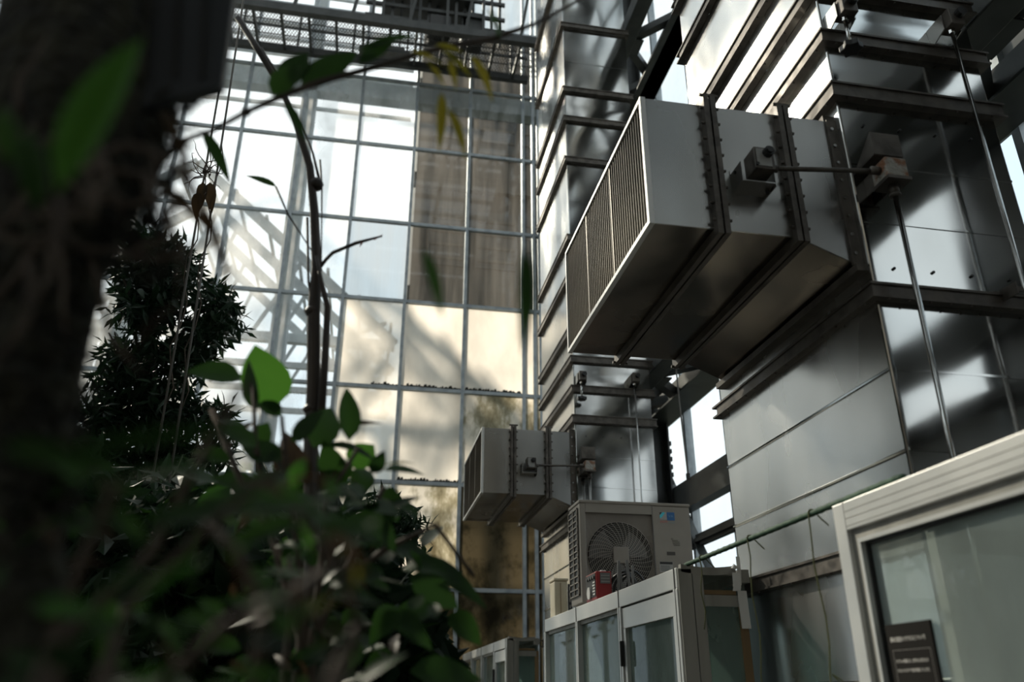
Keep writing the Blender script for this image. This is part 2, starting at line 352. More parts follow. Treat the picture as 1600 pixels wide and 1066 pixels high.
# ================================================================ AIR DUCTS
A, YD = 1.85, 2.46
DW, DL = .757, 1.42
LEV = [(1.95,2.02),(2.88,2.945),(3.838,3.915),(4.14,4.21),(4.445,4.515),(4.76,4.84),(5.36,5.43),(5.80,5.87),(6.78,6.85),(7.33,7.40),(7.74,7.81),(8.70,8.77),(9.7,9.77)]
def make_duct():
    X0, X1, Y0, Y1 = A, A+DW, YD, YD+DL
    d = empty('air_duct', (A+DW/2, YD+DL/2, 0), 'x', 'duct', 'stainless ducts along the side wall')
    zs = [0] + [l[0] for l in LEV] + [10.6]; zt = [0] + [l[1] for l in LEV]
    for i in range(len(LEV)+1):
        za, zb = zt[i], zs[i+1]
        e = random.uniform(-.003, .003); e2 = random.uniform(-.003, .003)
        # each sheet with a faint buckle of its own
        for nm in ('front_panel', 'side_panel'):
            mb = MB(); nu, nv = 7, 6; base = 0
            amp = random.uniform(.002, .0045); sd = random.uniform(0, 50)
            for a in range(nu+1):
                for c in range(nv+1):
                    u, v = a/nu, c/nv; bulge = amp*math.sin(math.pi*u)*math.sin(math.pi*v)*noise.noise((u*2.2+sd, v*2.2, sd))*2
                    z = za+(zb-za)*v
                    if nm == 'front_panel': mb.v.append((X0+DW*u, Y0+bulge+e*(v-.5), z))
                    else: mb.v.append((X0+bulge+e2*(v-.5), Y0+DL*u, z))
            for a in range(nu):
                for c in range(nv):
                    q = a*(nv+1)+c; fc = (q, q+nv+1, q+nv+2, q+1)
                    mb.f.append(fc if nm == 'front_panel' else fc[::-1])
            mb.build(nm, STEEL if nm == 'front_panel' else STEEL_S, d, smooth=True)
        MB().quad((X1,Y0,za),(X1,Y1,za),(X1,Y1,zb),(X1,Y0,zb)).quad((X1,Y1,za),(X0,Y1,za),(X0,Y1,zb),(X1,Y1,zb)).build('rear_casing', STEEL, d)
        # corner bead
        MB().tube([(X0, Y0, za), (X0, Y0, zb)], .006, 6).build('corner_bead', STEEL, d)
    bolts = MB()
    for (a, b) in LEV:
        o_, t = .040, .010
        f = MB()
        for (zz, h) in ((a, t), (b-t, t)):
            f.box(X0-o_, X1+o_, Y0-o_, Y0, zz, zz+h).box(X0-o_, X1+o_, Y1, Y1+o_, zz, zz+h).box(X0-o_, X0, Y0, Y1, zz, zz+h).box(X1, X1+o_, Y0, Y1, zz, zz+h)
        f.box(X0-o_*.8, X1+o_*.8, Y0-o_*.8, Y0+.002, a+t, b-t).box(X0-o_*.8, X0+.002, Y0, Y1, a+t, b-t).box(X1, X1+o_*.5, Y0, Y1, a+t, b-t)
        f.build('flange', FLANGE, d)
        for i in range(9):
            x = X0+.03+i*(DW-.06)/8; bolts.tube([(x, Y0-.030, a-.006), (x, Y0-.030, a)], .006, 6)
        for i in range(14):
            y = Y0+.03+i*(DL-.06)/13; bolts.tube([(X0-.030, y, a-.006), (X0-.030, y, a)], .006, 6)
    tag(bolts.build('flange_bolts', FLANGE, d), kind='stuff')
    for z in (.55, 1.1, 1.55, 2.295, 2.604):
        MB().tube([(X0-.003, Y1, z), (X0-.003, Y0, z)], .007, 6).build('side_seam', STEEL, d)
    for z in (1.1, 1.55, 2.30, 2.604, 3.24, 3.52, 4.98, 6.3, 8.2):
        MB().box(X0, X1, Y0-.004, Y0+.002, z-.005, z+.005).build('front_seam', STEEL, d)
    sc = MB()
    for i in range(4):
        x = X0+.1+i*.17
        for z in (3.03, 3.72): sc.tube([(x, Y0-.008, z), (x, Y0, z)], .006, 7)
    tag(sc.build('sheet_screws', BLACK, d), kind='stuff')
    # ---- outlet hood
    hx, hk, hy0, hy1, ht, hb, hs = .99, 1.595, 2.505, 3.80, 3.76, 3.16, 3.055
    h = MB().box(hx+.02, hx+.03, hy0+.03, hy1-.03, hb+.03, ht-.03)  # dark backing behind the slats is added separately below
    hood = bpy.data.objects.new('outlet_hood', None); COL.objects.link(hood); hood.location = (hx, hy0, hb); adopt(hood, d)
    t = .006
    for (xa, xb) in ((hx, 1.268), (1.268, hk)):
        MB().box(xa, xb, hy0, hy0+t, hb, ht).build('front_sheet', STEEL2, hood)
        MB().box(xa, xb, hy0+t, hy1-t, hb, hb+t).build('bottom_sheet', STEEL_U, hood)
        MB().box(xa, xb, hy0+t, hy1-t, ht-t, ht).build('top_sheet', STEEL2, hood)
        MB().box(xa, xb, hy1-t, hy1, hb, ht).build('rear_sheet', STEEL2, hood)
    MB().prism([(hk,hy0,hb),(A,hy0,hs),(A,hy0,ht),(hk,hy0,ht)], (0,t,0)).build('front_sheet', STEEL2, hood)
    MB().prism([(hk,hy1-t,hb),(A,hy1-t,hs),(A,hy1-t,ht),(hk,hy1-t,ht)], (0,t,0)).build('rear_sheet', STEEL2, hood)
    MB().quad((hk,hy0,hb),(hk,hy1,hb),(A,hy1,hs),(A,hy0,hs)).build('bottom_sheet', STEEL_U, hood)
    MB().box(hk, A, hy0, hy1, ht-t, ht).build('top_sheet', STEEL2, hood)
    for x in (1.268, hk):
        r = .036
        for dx in (-.026, .004):
            MB().box(x+dx, x+dx+.022, hy0-r, hy0, hb-r, ht+r).box(x+dx, x+dx+.022, hy1, hy1+r, hb-r, ht+r).box(x+dx, x+dx+.022, hy0, hy1, ht, ht+r).box(x+dx, x+dx+.022, hy0, hy1, hb-r, hb).build('stiffener', FLANGE, hood)
        bb = MB()
        for i in range(8):
            z = hb+.03+i*(ht-hb-.06)/7; bb.tube([(x-.04, hy0-.022, z), (x+.04, hy0-.022, z)], .007, 6)
        bb.tube([(x-.04, hy0-.03, ht+.03), (x+.04, hy0-.03, ht+.03)], .008, 6).tube([(x-.04, hy1+.02, hb-.03), (x+.04, hy1+.02, hb-.03)], .008, 6)
        tag(bb.build('stiffener_bolts', FLANGE, hood), kind='stuff')
    MB().box(A-.045, A, hy0-.012, hy0, hs, ht).build('root_flange', FLANGE, hood)
    MB().box(A-.045, A, hy0-.03, hy1+.03, hs-.035, hs-.005).build('root_flange', FLANGE, hood)
    MB().box(A-.05, A, hy0, hy1, ht, ht+.03).build('root_flange', FLANGE, hood)
    rv = MB()
    for i in range(8):
        z = hs+.05+i*(ht-hs-.1)/7; rv.tube([(A-.028, hy0-.018, z), (A-.028, hy0-.01, z)], .008, 6)
    tag(rv.build('rivets', STEEL2, hood), kind='stuff')
    # grille
    gz = bpy.data.objects.new('grille', None); COL.objects.link(gz); gz.location = (hx, hy0, hb); adopt(gz, d)
    fr = MB(); fw = .014
    fr.box(hx-.012, hx+.01, hy0-.004, hy0+fw, hb-.004, ht+.004).box(hx-.012, hx+.01, hy1-fw, hy1+.004, hb-.004, ht+.004)
    fr.box(hx-.012, hx+.01, hy0+fw, hy1-fw, hb-.004, hb+fw).box(hx-.012, hx+.01, hy0+fw, hy1-fw, ht-fw, ht+.004)
    fr.build('grille_frame', ALU, gz)
    n = 44; sm = None
    for i in range(n):
        y = hy0+.03+i*(hy1-hy0-.06)/(n-1)
        if sm is None: sm = MB().obox((0,0,0), (.034, .008, ht-hb-.03), Matrix.Rotation(math.radians(-8), 3, 'Z')).mesh('slat', SLAT)
        inst('slat', sm, Matrix.Translation((hx+.012, y, (ht+hb)/2)), gz)
    for f_ in (.36, .68):
        y = hy0+(hy1-hy0)*f_; MB().box(hx-.006, hx+.03, y-.006, y+.006, hb+.01, ht-.01).build('divider', SLAT, gz)
    MB().quad((hx+.16,hy0+.01,hb+.01),(hx+.16,hy1-.01,hb+.01),(hx+.16,hy1-.01,ht-.01),(hx+.16,hy0+.01,ht-.01)).build('dark_backing', FLANGE, gz)  # backing sheet added so the gaps between slats stay dark
    # ---- damper drive on the hood
    dr = bpy.data.objects.new('damper_drive', None); COL.objects.link(dr); dr.location = (1.41, hy0, 3.41); adopt(dr, d)
    yb = hy0
    MB().box(1.335, 1.339, yb-.10, yb, 3.335, 3.42).box(1.335, 1.475, yb-.10, yb-.004, 3.330, 3.335).box(1.335, 1.36, yb-.004, yb, 3.32, 3.44).box(1.471, 1.475, yb-.10, yb, 3.32, 3.39).build('bracket', STEEL2, dr)
    MB().box(1.372, 1.455, yb-.145, yb-.055, 3.362, 3.462).build('actuator_box', FLANGE, dr, bevel=.004)
    MB().box(1.380, 1.440, yb-.148, yb-.145, 3.372, 3.452).build('dial_plate', INK_G, dr)
    MB().tube([(1.425, yb-.145, 3.432), (1.425, yb-.17, 3.432)], .021, 10).tube([(1.425, yb-.17, 3.432), (1.425, yb-.178, 3.432)], .014, 8).build('knob', BLACK, dr)
    for (p_, q_) in (((1.329, yb-.05, 3.40), (1.335, yb-.05, 3.40)), ((1.38, yb-.15, 3.38), (1.38, yb-.14, 3.38)), ((1.46, yb-.05, 3.33), (1.46, yb-.05, 3.315))): MB().tube([p_, q_], .008, 6).build('bolt', BLACK, dr)
    MB().tube([(1.455, yb-.10, 3.40), (1.90, Y0-.11, 3.405)], .010, 8).build('shaft', FLANGE, dr, smooth=True)
    MB().tube([(1.455, yb-.10, 3.40), (1.485, yb-.1, 3.40)], .016, 8).tube([(1.855, Y0-.11, 3.404), (1.90, Y0-.11, 3.404)], .017, 8).build('coupling', FLANGE, dr, smooth=True)
    gb = bpy.data.objects.new('gear_box', None); COL.objects.link(gb); gb.location = (1.94, Y0-.1, 3.4); adopt(gb, d)
    MB().box(1.893, 1.985, Y0-.155, Y0-.06, 3.355, 3.445).build('housing', RUST, gb, bevel=.006)
    MB().box(1.888, 1.990, Y0-.16, Y0-.055, 3.343, 3.357).build('base_plate', FLANGE, gb)
    MB().prism([(1.868, Y0, 3.475), (1.868, Y0-.13, 3.470), (1.868, Y0-.13, 3.575)], (.005,0,0)).prism([(1.99, Y0, 3.475), (1.99, Y0-.13, 3.470), (1.99, Y0-.13, 3.575)], (.005,0,0)).box(1.868, 1.995, Y0-.134, Y0-.129, 3.468, 3.575).box(1.868, 1.995, Y0-.13, Y0, 3.466, 3.471).build('wedge_bracket', FLANGE, gb)
    for q in (1.90, 1.97): MB().box(q, q+.005, Y0-.06, Y0, 3.36, 3.44).build('mount', FLANGE, gb)
    MB().tube([(1.94, Y0-.11, 3.345), (1.94, Y0-.11, 3.30)], .019, 10).tube([(1.94, Y0-.11, 3.30), (1.94, Y0-.11, 3.29)], .023, 10).build('collar', FLANGE, gb, smooth=True)
    MB().tube([(1.94, Y0-.11, 3.29), (1.935, Y0-.11, .9)], .0105, 10).build('drop_rod', STEEL, gb, smooth=True)
    # ---- two valve drives higher up
    for (vx, vz, zend, wheel) in ((1.905, 4.255, 4.06, True), (2.43, 4.275, .9, False)):
        v = bpy.data.objects.new('valve_drive', None); COL.objects.link(v); v.location = (vx, Y0, vz); adopt(v, d)
        MB().box(vx-.035, vx+.035, Y0-.14, Y0-.06, vz-.03, vz+.06).build('valve_box', FLANGE, v, bevel=.004)
        for q in (vx-.045, vx+.04): MB().prism([(q, Y0, vz-.06), (q, Y0-.10, vz-.03), (q, Y0-.10, vz+.05), (q, Y0, vz+.05)], (.005,0,0)).build('bracket', STEEL2, v)
        MB().tube([(vx+.01, Y0-.14, vz+.025), (vx+.01, Y0-.165, vz+.025)], .022, 10).build('knob', BLACK, v)
        MB().tube([(vx-.01, Y0-.10, vz-.03), (vx-.01, Y0-.10, vz-.055)], .015, 8).build('collar', STEEL, v)
        MB().tube([(vx-.01, Y0-.10, vz-.05), (vx-.01, Y0-.10, zend)], .009, 8).build('rod', STEEL, v, smooth=True)
        if wheel:
            st = MB(); pl = []
            for k in range(12):
                r_ = .050 if k % 2 else .036; pl.append((vx-.01+r_*math.cos(k*math.pi/6), Y0-.10+r_*math.sin(k*math.pi/6), zend-.025))
            st.prism(pl, (0,0,.03)).build('star_knob', BLACK, v, bevel=.004)
        else:
            MB().box(vx-.05, vx-.0, Y0-.10, Y0-.096, 2.925, 2.945).box(vx-.055, vx-.05, Y0-.11, Y0, 2.91, 2.96).box(vx-.06, vx-.03, Y0-.004, Y0, 2.9, 2.97).build('rod_guide', FLANGE, v)
    return d
duct = make_duct()
duct['label'] = 'large stainless duct at right whose louvred hood juts out nearest the viewer'
duct2 = copy_tree(duct); duct2.location.y += 4.53
duct2['label'] = 'farther slim stainless duct beside the glass end wall, rising behind the condenser unit'

# ================================================================ DISPLAY CASES
BACKP = vary(mat('grey_green_backing', (.12,.15,.14), .7), (.10,.13,.12), (.2,.24,.22), 2)
def display_case(label, x0, x1, y0, y1, zt, posts, door, end_boards=True):
    c = empty('display_case', ((x0+x1)/2, (y0+y1)/2, 0), label, 'display case', 'glass display cases in a row')
    H = .092
    MB().box(x0, x0+.06, y0, y1, zt-H, zt).build('top_rail', ALU, c, bevel=.003)
    MB().box(x0, x0+.06, y0, y1, .0, .12).build('bottom_rail', ALU, c)
    MB().box(x1-.05, x1, y0, y1, zt-.06, zt).build('back_rail', ALU_D, c)
    MB().box(x0+.06, x1-.05, y0+.06, y1, zt-.02, zt-.008).build('roof_sheet', ALU_D, c)
    for p in posts:
        MB().box(x0-.002, x0+.06, p-.028, p+.028, .12, zt-H).build('post', ALU, c, bevel=.003)
        MB().box(x0-.003, x0+.002, p-.004, p+.004, .12, zt).build('joint', BLACK, c)
    ps = sorted(posts)
    for i in range(len(ps)-1):
        a, b = ps[i]+.028, ps[i+1]-.028
        if door and abs(ps[i]-door) < .05:
            dd = bpy.data.objects.new('door', None); COL.objects.link(dd); dd.location = (x0, a, .12); adopt(dd, c)
            MB().box(x0+.008, x0+.045, a+.006, b-.006, zt-H-.115, zt-H-.008).build('door_top_rail', ALU, dd, bevel=.002)
            for q in (a+.006, b-.046): MB().box(x0+.008, x0+.045, q, q+.04, .16, zt-H-.115).build('door_stile', ALU, dd, bevel=.002)
            MB().box(x0+.008, x0+.045, a+.006, b-.006, .13, .2).build('door_bottom_rail', ALU, dd)
            MB().quad((x0+.028,a+.04,.2),(x0+.028,b-.04,.2),(x0+.028,b-.04,zt-H-.11),(x0+.028,a+.04,zt-H-.11)).build('pane', G_SHOW, dd)
            MB().box(x0-.016, x0+.01, b-.014, b+.004, zt-.40, zt-.27).build('handle', BLACK, dd, bevel=.004)
        else:
            MB().quad((x0+.034,a,.12),(x0+.034,b,.12),(x0+.034,b,zt-H),(x0+.034,a,zt-H)).build('pane', G_SHOW, c)
            MB().box(x0+.02, x0+.05, a, b, zt-H-.022, zt-H).build('glazing_bead', ALU_D, c)
    if end_boards:
        MB().box(x0+.004, x0+.070, y0-.012, y0, 0, zt-.005).build('end_board', ALU_D, c, bevel=.002)
        MB().box(x0+.074, x0+.125, y0-.010, y0, 0, zt-.005).build('end_board', ALU_D, c, bevel=.002)
        MB().box(x0+.125, x0+.30, y0-.006, y0-.003, 0, zt-.16).build('end_pane', G_SHOW, c)
        MB().box(x0+.125, x0+.30, y0-.012, y0+.02, zt-.17, zt-.12).build('end_rail', ALU_D, c)
        MB().box(x0+.125, x0+.29, y0+.01, y0+.03, zt-.115, zt-.095).build('inner_batten', WOOD, c)
        MB().box(x0+.285, x0+.325, y0-.01, y0+.03, 0, zt-.12).build('end_post', WOOD, c)
        pts = [(x0+.02+i*.03, y0-.012, zt-.02-.012*math.sin(math.pi*i/9)) for i in range(10)]
        mb = MB()
        for i in range(9):
            a, b = pts[i], pts[i+1]
            mb.prism([(a[0],a[1],a[2]), (b[0],b[1],b[2]), (b[0],b[1],b[2]+.035), (a[0],a[1],a[2]+.035)], (0,.03,0))
        mb.build('top_batten', ALU_D, c)
    MB().box(x1-.02, x1-.005, y0+.05, y1, 0, zt-.06).build('added_back_panel', BACKP, c)  # added full-height panel; keeps the case glass looking dark
    return c
display_case('middle display case with the condenser unit above it and a handled door', 1.43, 1.79, 3.66, 6.55, 2.05, [3.69, 4.57, 5.53, 6.52], 3.69)
display_case('farthest small display case low against the glass end wall', 1.46, 1.795, 8.44, 12.05, 2.035, [8.49, 9.25, 10.2, 11.1, 12.0], 8.49)
# nearest case: heavy aluminium frame
c1 = empty('display_case', (1.6, .8, 0), 'nearest display case with a heavy bright aluminium frame and black notice', 'display case', 'glass display cases in a row')
x0, zt, ya, yb = 1.43, 2.047, 2.305, -1.2
MB().box(x0, x0+.09, yb, ya-.062, zt-.086, zt).build('top_rail', ALU, c1, bevel=.003)
MB().box(x0, x0+.09, ya-.060, ya, 0, zt).build('corner_post', ALU, c1, bevel=.003)
for i in range(3): MB().box(x0-.001, x0+.001, yb, ya-.062, zt-.03-.022*i, zt-.0288-.022*i).build('rail_groove', ALU_D, c1)
MB().box(x0+.014, x0+.07, yb, ya-.060, zt-.118, zt-.086).box(x0+.014, x0+.07, ya-.098, ya-.060, 0, zt-.118).build('inner_frame', ALU_D, c1)
MB().box(x0+.006, x0+.05, yb, ya-.098, zt-.128, zt-.116).box(x0+.006, x0+.05, ya-.110, ya-.098, 0, zt-.128).build('glazing_bead', ALU, c1)
MB().box(x0+.022, x0+.046, yb, ya-.11, zt-.136, zt-.128).box(x0+.022, x0+.046, ya-.118, ya-.11, 0, zt-.136).build('gasket', BLACK, c1)
MB().quad((x0+.034,yb,0),(x0+.034,ya-.118,0),(x0+.034,ya-.118,zt-.136),(x0+.034,yb,zt-.136)).build('pane', G_NEAR, c1)
MB().box(x0+.30, x0+.36, yb, ya, zt-.06, zt).build('back_rail', ALU_D, c1)
MB().box(x0+.31, x0+.35, ya-.04, ya, 0, zt-.06).build('back_post', ALU_D, c1)
# notice on the glass
sx = x0+.020
sg = empty('notice', (sx, 2.07, 1.35), 'black notice with white Japanese text stuck on the nearest case glass', 'sign')
MB().box(sx, sx+.008, 1.975, 2.168, 1.36, 1.685).build('sheet', SIGN, sg)
lines = MB(); xf = sx-.0006
for (a, b, z0_, z1_) in ((1.990, 2.150, 1.617, 1.6182), (1.990, 1.9912, 1.38, 1.617), (2.1488, 2.150, 1.38, 1.617)): lines.box(xf, sx, a, b, z0_, z1_)
lines.build('ruled_border', SIGNL, sg)
def text(name, s, size, m, parent, loc, rot, width=None, align='LEFT'):
    cu = bpy.data.curves.new(name, 'FONT'); cu.body = s; cu.size = size; cu.align_x = align; cu.resolution_u = 1
    o = bpy.data.objects.new(name, cu); COL.objects.link(o)
    bpy.context.view_layer.update()
    me = bpy.data.meshes.new_from_object(o.evaluated_get(bpy.context.evaluated_depsgraph_get()))
    bpy.data.objects.remove(o); me.materials.clear(); me.materials.append(m)
    q = bpy.data.objects.new(name, me); COL.objects.link(q)
    sc = 1
    if width and len(me.vertices):
        ex = max(v.co.x for v in me.vertices) - min(v.co.x for v in me.vertices); sc = width/ex
    q.matrix_basis = Matrix.Translation(Vector(loc)-base_of(parent)) @ rot @ Matrix.Diagonal((sc, 1, 1, 1))
    q.parent = parent; return q
RS = Matrix(((0,0,-1,0),(-1,0,0,0),(0,1,0,0),(0,0,0,1)))   # text facing -X, reading toward -Y
text('heading', '展示温室のガラスについて', .0135, SIGNT, sg, (sx-.001, 2.152, 1.640), RS, .150)
for i, s in enumerate(('ガラスの表面には、井戸水に含まれる', 'カルシウムやケイ素が付着しています。', '', 'お客様には、展示温室内の植物をじっ', 'くり見ていただきたい、きれいな写真', 'を撮っていただきたい、との思いで、', '汚れを落とすさまざまな取組みをしてお')):
    if s: text('text_line', s, .0095, SIGNT, sg, (sx-.001, 2.143, 1.586-i*.0232), RS, .136)

# ================================================================ CONDENSER UNIT
ac = empty('condenser_unit', (1.89, 5.7, 2.05), 'beige outdoor air-conditioner unit with round fan grille above the middle case', 'air conditioner')
ax0, ax1, ay0, ay1, az0, az1 = 1.482, 2.305, 5.55, 5.85, 2.085, 2.787
fx, fz, fr_ = 1.772, 2.405, .236
# front plate with a round opening
mb = MB(); n = 40; ox0, ox1, oz0, oz1 = ax0+.042, 2.02, az0+.02, 2.70
out_, inn = [], []
for k in range(n):
    t = 2*math.pi*k/n+math.pi/4; ct, st_ = math.cos(t), math.sin(t); q = 1/max(abs(ct), abs(st_))
    mb.v.append((fx+ (ox1-fx if ct > 0 else fx-ox0)*ct*q, ay0+.02, fz+(oz1-fz if st_ > 0 else fz-oz0)*st_*q))
    mb.v.append((fx+fr_*ct, ay0+.03, fz+fr_*st_))
for k in range(n):
    a = 2*k; b = 2*((k+1) % n); mb.f.append((a, b, b+1, a+1))
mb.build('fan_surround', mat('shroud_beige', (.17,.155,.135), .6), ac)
MB().box(ax0, ox0, ay0, ay1, az0, az1-.022).build('corner_pillar', BEIGE, ac, bevel=.006)
for (q0, q1) in ((oz1, az1-.022), (az0, oz0)): MB().box(ox0, ox1, ay0, ay0+.04, q0, q1).build('front_frame', BEIGE, ac)
MB().box(ox1, ax1, ay0, ay1, az0, az1-.022).build('service_panel', BEIGE, ac, bevel=.006)
MB().box(ox1-.002, ox1+.002, ay0-.001, ay0+.003, az0, az1-.022).build('panel_joint', GREYP, ac)
MB().box(ax0-.006, ax1+.006, ay0-.006, ay1+.006, az1-.022, az1).build('top_cover', BEIGE, ac, bevel=.005)
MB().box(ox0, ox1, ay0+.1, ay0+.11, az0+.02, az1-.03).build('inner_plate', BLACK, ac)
MB().box(ax0, ax1, ay1-.01, ay1, az0, az1-.022).build('rear_plate', BEIGE, ac)
for x in (ax0+.1, ax1-.2): MB().box(x, x+.05, ay0-.02, ay1+.03, az0-.035, az0).build('foot', WHITE, ac)
bl = MB()
for k in range(3):
    for j in range(5):
        t0 = k*2.094+j*.22; t1 = t0+.22
        bl.quad((fx+.05*math.cos(t0), ay0+.05+j*.006, fz+.05*math.sin(t0)), (fx+.21*math.cos(t0), ay0+.045+j*.008, fz+.21*math.sin(t0)), (fx+.21*math.cos(t1), ay0+.053+j*.008, fz+.21*math.sin(t1)), (fx+.05*math.cos(t1), ay0+.056+j*.006, fz+.05*math.sin(t1)))
bl.build('fan_blades', GREYP, ac)
gr_ = bpy.data.objects.new('fan_grille', None); COL.objects.link(gr_); gr_.location = (fx, ay0, fz); adopt(gr_, ac)
WIRE = mat('grille_wire', (.33,.31,.28), .5)
for i in range(13):
    r = .075+i*.0135; MB().tube([(fx+r*math.cos(t), ay0+.004+.02*(r/.24)**3, fz+r*math.sin(t)) for t in [2*math.pi*k/48 for k in range(49)]], .0016, 4, False).build('ring', WIRE, gr_)
for k in range(36):
    t0 = 2*math.pi*k/36
    MB().tube([(fx+r*math.cos(t0+2.4*(r-.06)), ay0+.002+.02*(r/.24)**3, fz+r*math.sin(t0+2.4*(r-.06))) for r in [.06+j*.022 for j in range(9)]], .0018, 4, False).build('spoke', WIRE, gr_)
MB().box(fx-.058, fx+.058, ay0-.008, ay0+.004, fz-.055, fz+.06).build('hub_badge', BEIGE, gr_, bevel=.012)
# side louvre: openings between bars
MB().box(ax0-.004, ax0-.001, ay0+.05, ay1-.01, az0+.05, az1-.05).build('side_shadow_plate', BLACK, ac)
for i in range(15):
    z = az0+.055+i*(az1-az0-.11)/14; MB().box(ax0-.012, ax0-.003, ay0+.045, ay1-.005, z-.004, z+.004).build('side_louvre', BEIGE, ac)
for y in (ay0+.05, ay0+.165, ay1-.008): MB().box(ax0-.012, ax0-.003, y-.005, y+.005, az0+.05, az1-.05).build('side_bar', BEIGE, ac)
yq = ay0-.0015
def flat(name, x0_, x1_, z0_, z1_, m, par=ac, y=yq): return MB().box(x0_, x1_, y, ay0+.001, z0_, z1_).build(name, m, par)
flat('logo_ground', 2.075, 2.128, 2.668, 2.722, INK_G)
MB().quad((2.076,yq-.001,2.700),(2.095,yq-.001,2.720),(2.076,yq-.001,2.720)).build('logo_dark_corner', BLACK, ac)
MB().quad((2.076,yq-.001,2.676),(2.088,yq-.001,2.682),(2.115,yq-.001,2.714),(2.112,yq-.001,2.720),(2.097,yq-.001,2.720),(2.076,yq-.001,2.698)).build('logo_cyan_band', INK_C, ac)
flat('blue_sticker', 2.130, 2.188, 2.664, 2.722, INK_B)
RFY = Matrix.Rotation(math.pi/2, 4, 'X')
text('red_lettering', 'HSM', .026, INK_R, ac, (2.076, yq-.001, 2.643), RFY, .050)
flat('grey_sticker', 2.145, 2.188, 2.642, 2.662, mat('sticker_grey', (.20,.21,.20), .5))
text('sticker_mark', 'VA', .026, mat('sticker_pale', (.12,.25,.42), .5), ac, (2.140, yq-.001, 2.685), RFY, .038)
sm = mat('faded_print', (.13,.12,.10), .6)
for i, (a, b) in enumerate(((2.15,2.165),(2.155,2.20),(2.158,2.21),(2.16,2.213),(2.165,2.212))): MB().box(a, b, yq-.0005, ay0, 2.530-i*.011, 2.536-i*.011).build('faded_print', sm, ac)
flat('grip_recess', 2.11, 2.172, 2.418, 2.442, mat('recess', (.05,.045,.04), .6))
flat('rating_plate', 2.05, 2.148, 2.30, 2.372, INK_G)
flat('rating_plate_band', 2.052, 2.146, 2.354, 2.371, BLACK, y=yq-.0008)
for i in range(4): MB().box(2.056, 2.056+random.uniform(.06,.085), yq-.0008, ay0, 2.34-i*.010, 2.343-i*.010).build('rating_print', BLACK, ac)
stand = empty('unit_stand', (2.05, 5.7, 0), 'dark steel stand carrying the condenser unit behind the case', 'stand')
for y in (5.54, 5.83): MB().box(1.80, 2.32, y, y+.04, 2.0, 2.05).build('bearer', DARK, stand)
for x in (1.84, 2.28):
    for y in (5.54, 5.83): MB().box(x, x+.04, y, y+.04, 0, 2.0).build('leg', DARK, stand)

# ================================================================ THINGS ON THE CASES
ch = empty('battery_charger', (1.49, 5.2, 2.05), 'small red charger with a white dial on the middle case', 'charger')
MB().box(1.445, 1.545, 5.06, 5.31, 2.055, 2.225).build('body', RED, ch, bevel=.006)
MB().box(1.442, 1.446, 5.075, 5.295, 2.075, 2.215).build('face_plate', BLACK, ch)
MB().tube([(1.442, 5.22, 2.105), (1.434, 5.22, 2.105)], .038, 16).build('dial', WHITE, ch)
for i in range(4): MB().tube([(1.442, 5.10+i*.05, 2.192), (1.432, 5.10+i*.05, 2.192)], .012, 8).build('socket', GREYP, ch)
for i in range(5): MB().box(1.440, 1.443, 5.085, 5.13+.01*(i % 2), 2.085+i*.018, 2.094+i*.018).build('scale_print', WHITE, ch)
MB().box(1.47, 1.535, 5.055, 5.06, 2.15, 2.215).build('side_label', GREYP, ch)
MB().box(1.485, 1.515, 5.08, 5.2, 2.225, 2.235).build('carry_strap', ALU, ch)
for i in range(3): MB().box(1.475, 1.53, 5.052, 5.055, 2.16+i*.018, 2.164+i*.018).build('label_print', INK_G, ch)
cb = empty('jump_leads', (1.6, 5.0, 2.05), 'black leads with grey clamps heaped beside the red charger', 'cables')
for i in range(6):
    o_ = random.uniform(0, .05); pts = []
    for k in range(14):
        t = k/13*math.pi; pts.append((1.60+o_+.045*i*.6*math.cos(t)+.03, 5.0+.02*i+.02*math.sin(3*t), 2.065+(.10+.015*i)*math.sin(t)))
    MB().tube(pts, .009, 6).build('lead', BLACK, cb, smooth=True)
for (x, y, tl) in ((1.575, 5.02, .05), (1.635, 4.98, -.06)):
    MB().bar((x, y, 2.10), (x+tl*.2, y, 2.285), .018, .012, (0,1,0)).bar((x+.022, y, 2.10), (x+.02-tl*.1, y, 2.255), .014, .012, (0,1,0)).build('clamp', GREYP, cb, bevel=.003)
jb = empty('junction_box', (1.5, 6.35, 2.05), 'cream plastic box standing at the far end of the middle case', 'box')
MB().box(1.455, 1.56, 6.26, 6.43, 2.05, 2.315).build('body', CREAM, jb, bevel=.012)
MB().box(1.45, 1.565, 6.255, 6.435, 2.315, 2.335).build('lid', CREAM, jb, bevel=.006)
MB().box(1.5, 1.503, 6.256, 6.26, 2.06, 2.3).build('seam', WOOD, jb)
sb = empty('slotted_bracket', (1.585, 6.33, 2.05), 'dark slotted steel bracket beside the cream box', 'bracket')
MB().box(1.572, 1.602, 6.31, 6.314, 2.05, 2.30).box(1.600, 1.604, 6.31, 6.36, 2.05, 2.30).build('strip', mat('blue_grey_steel', (.06,.065,.085), .45, .5), sb)
for i in range(5): MB().box(1.582, 1.592, 6.308, 6.31, 2.075+i*.045, 2.10+i*.045).build('slot', INK_G, sb)
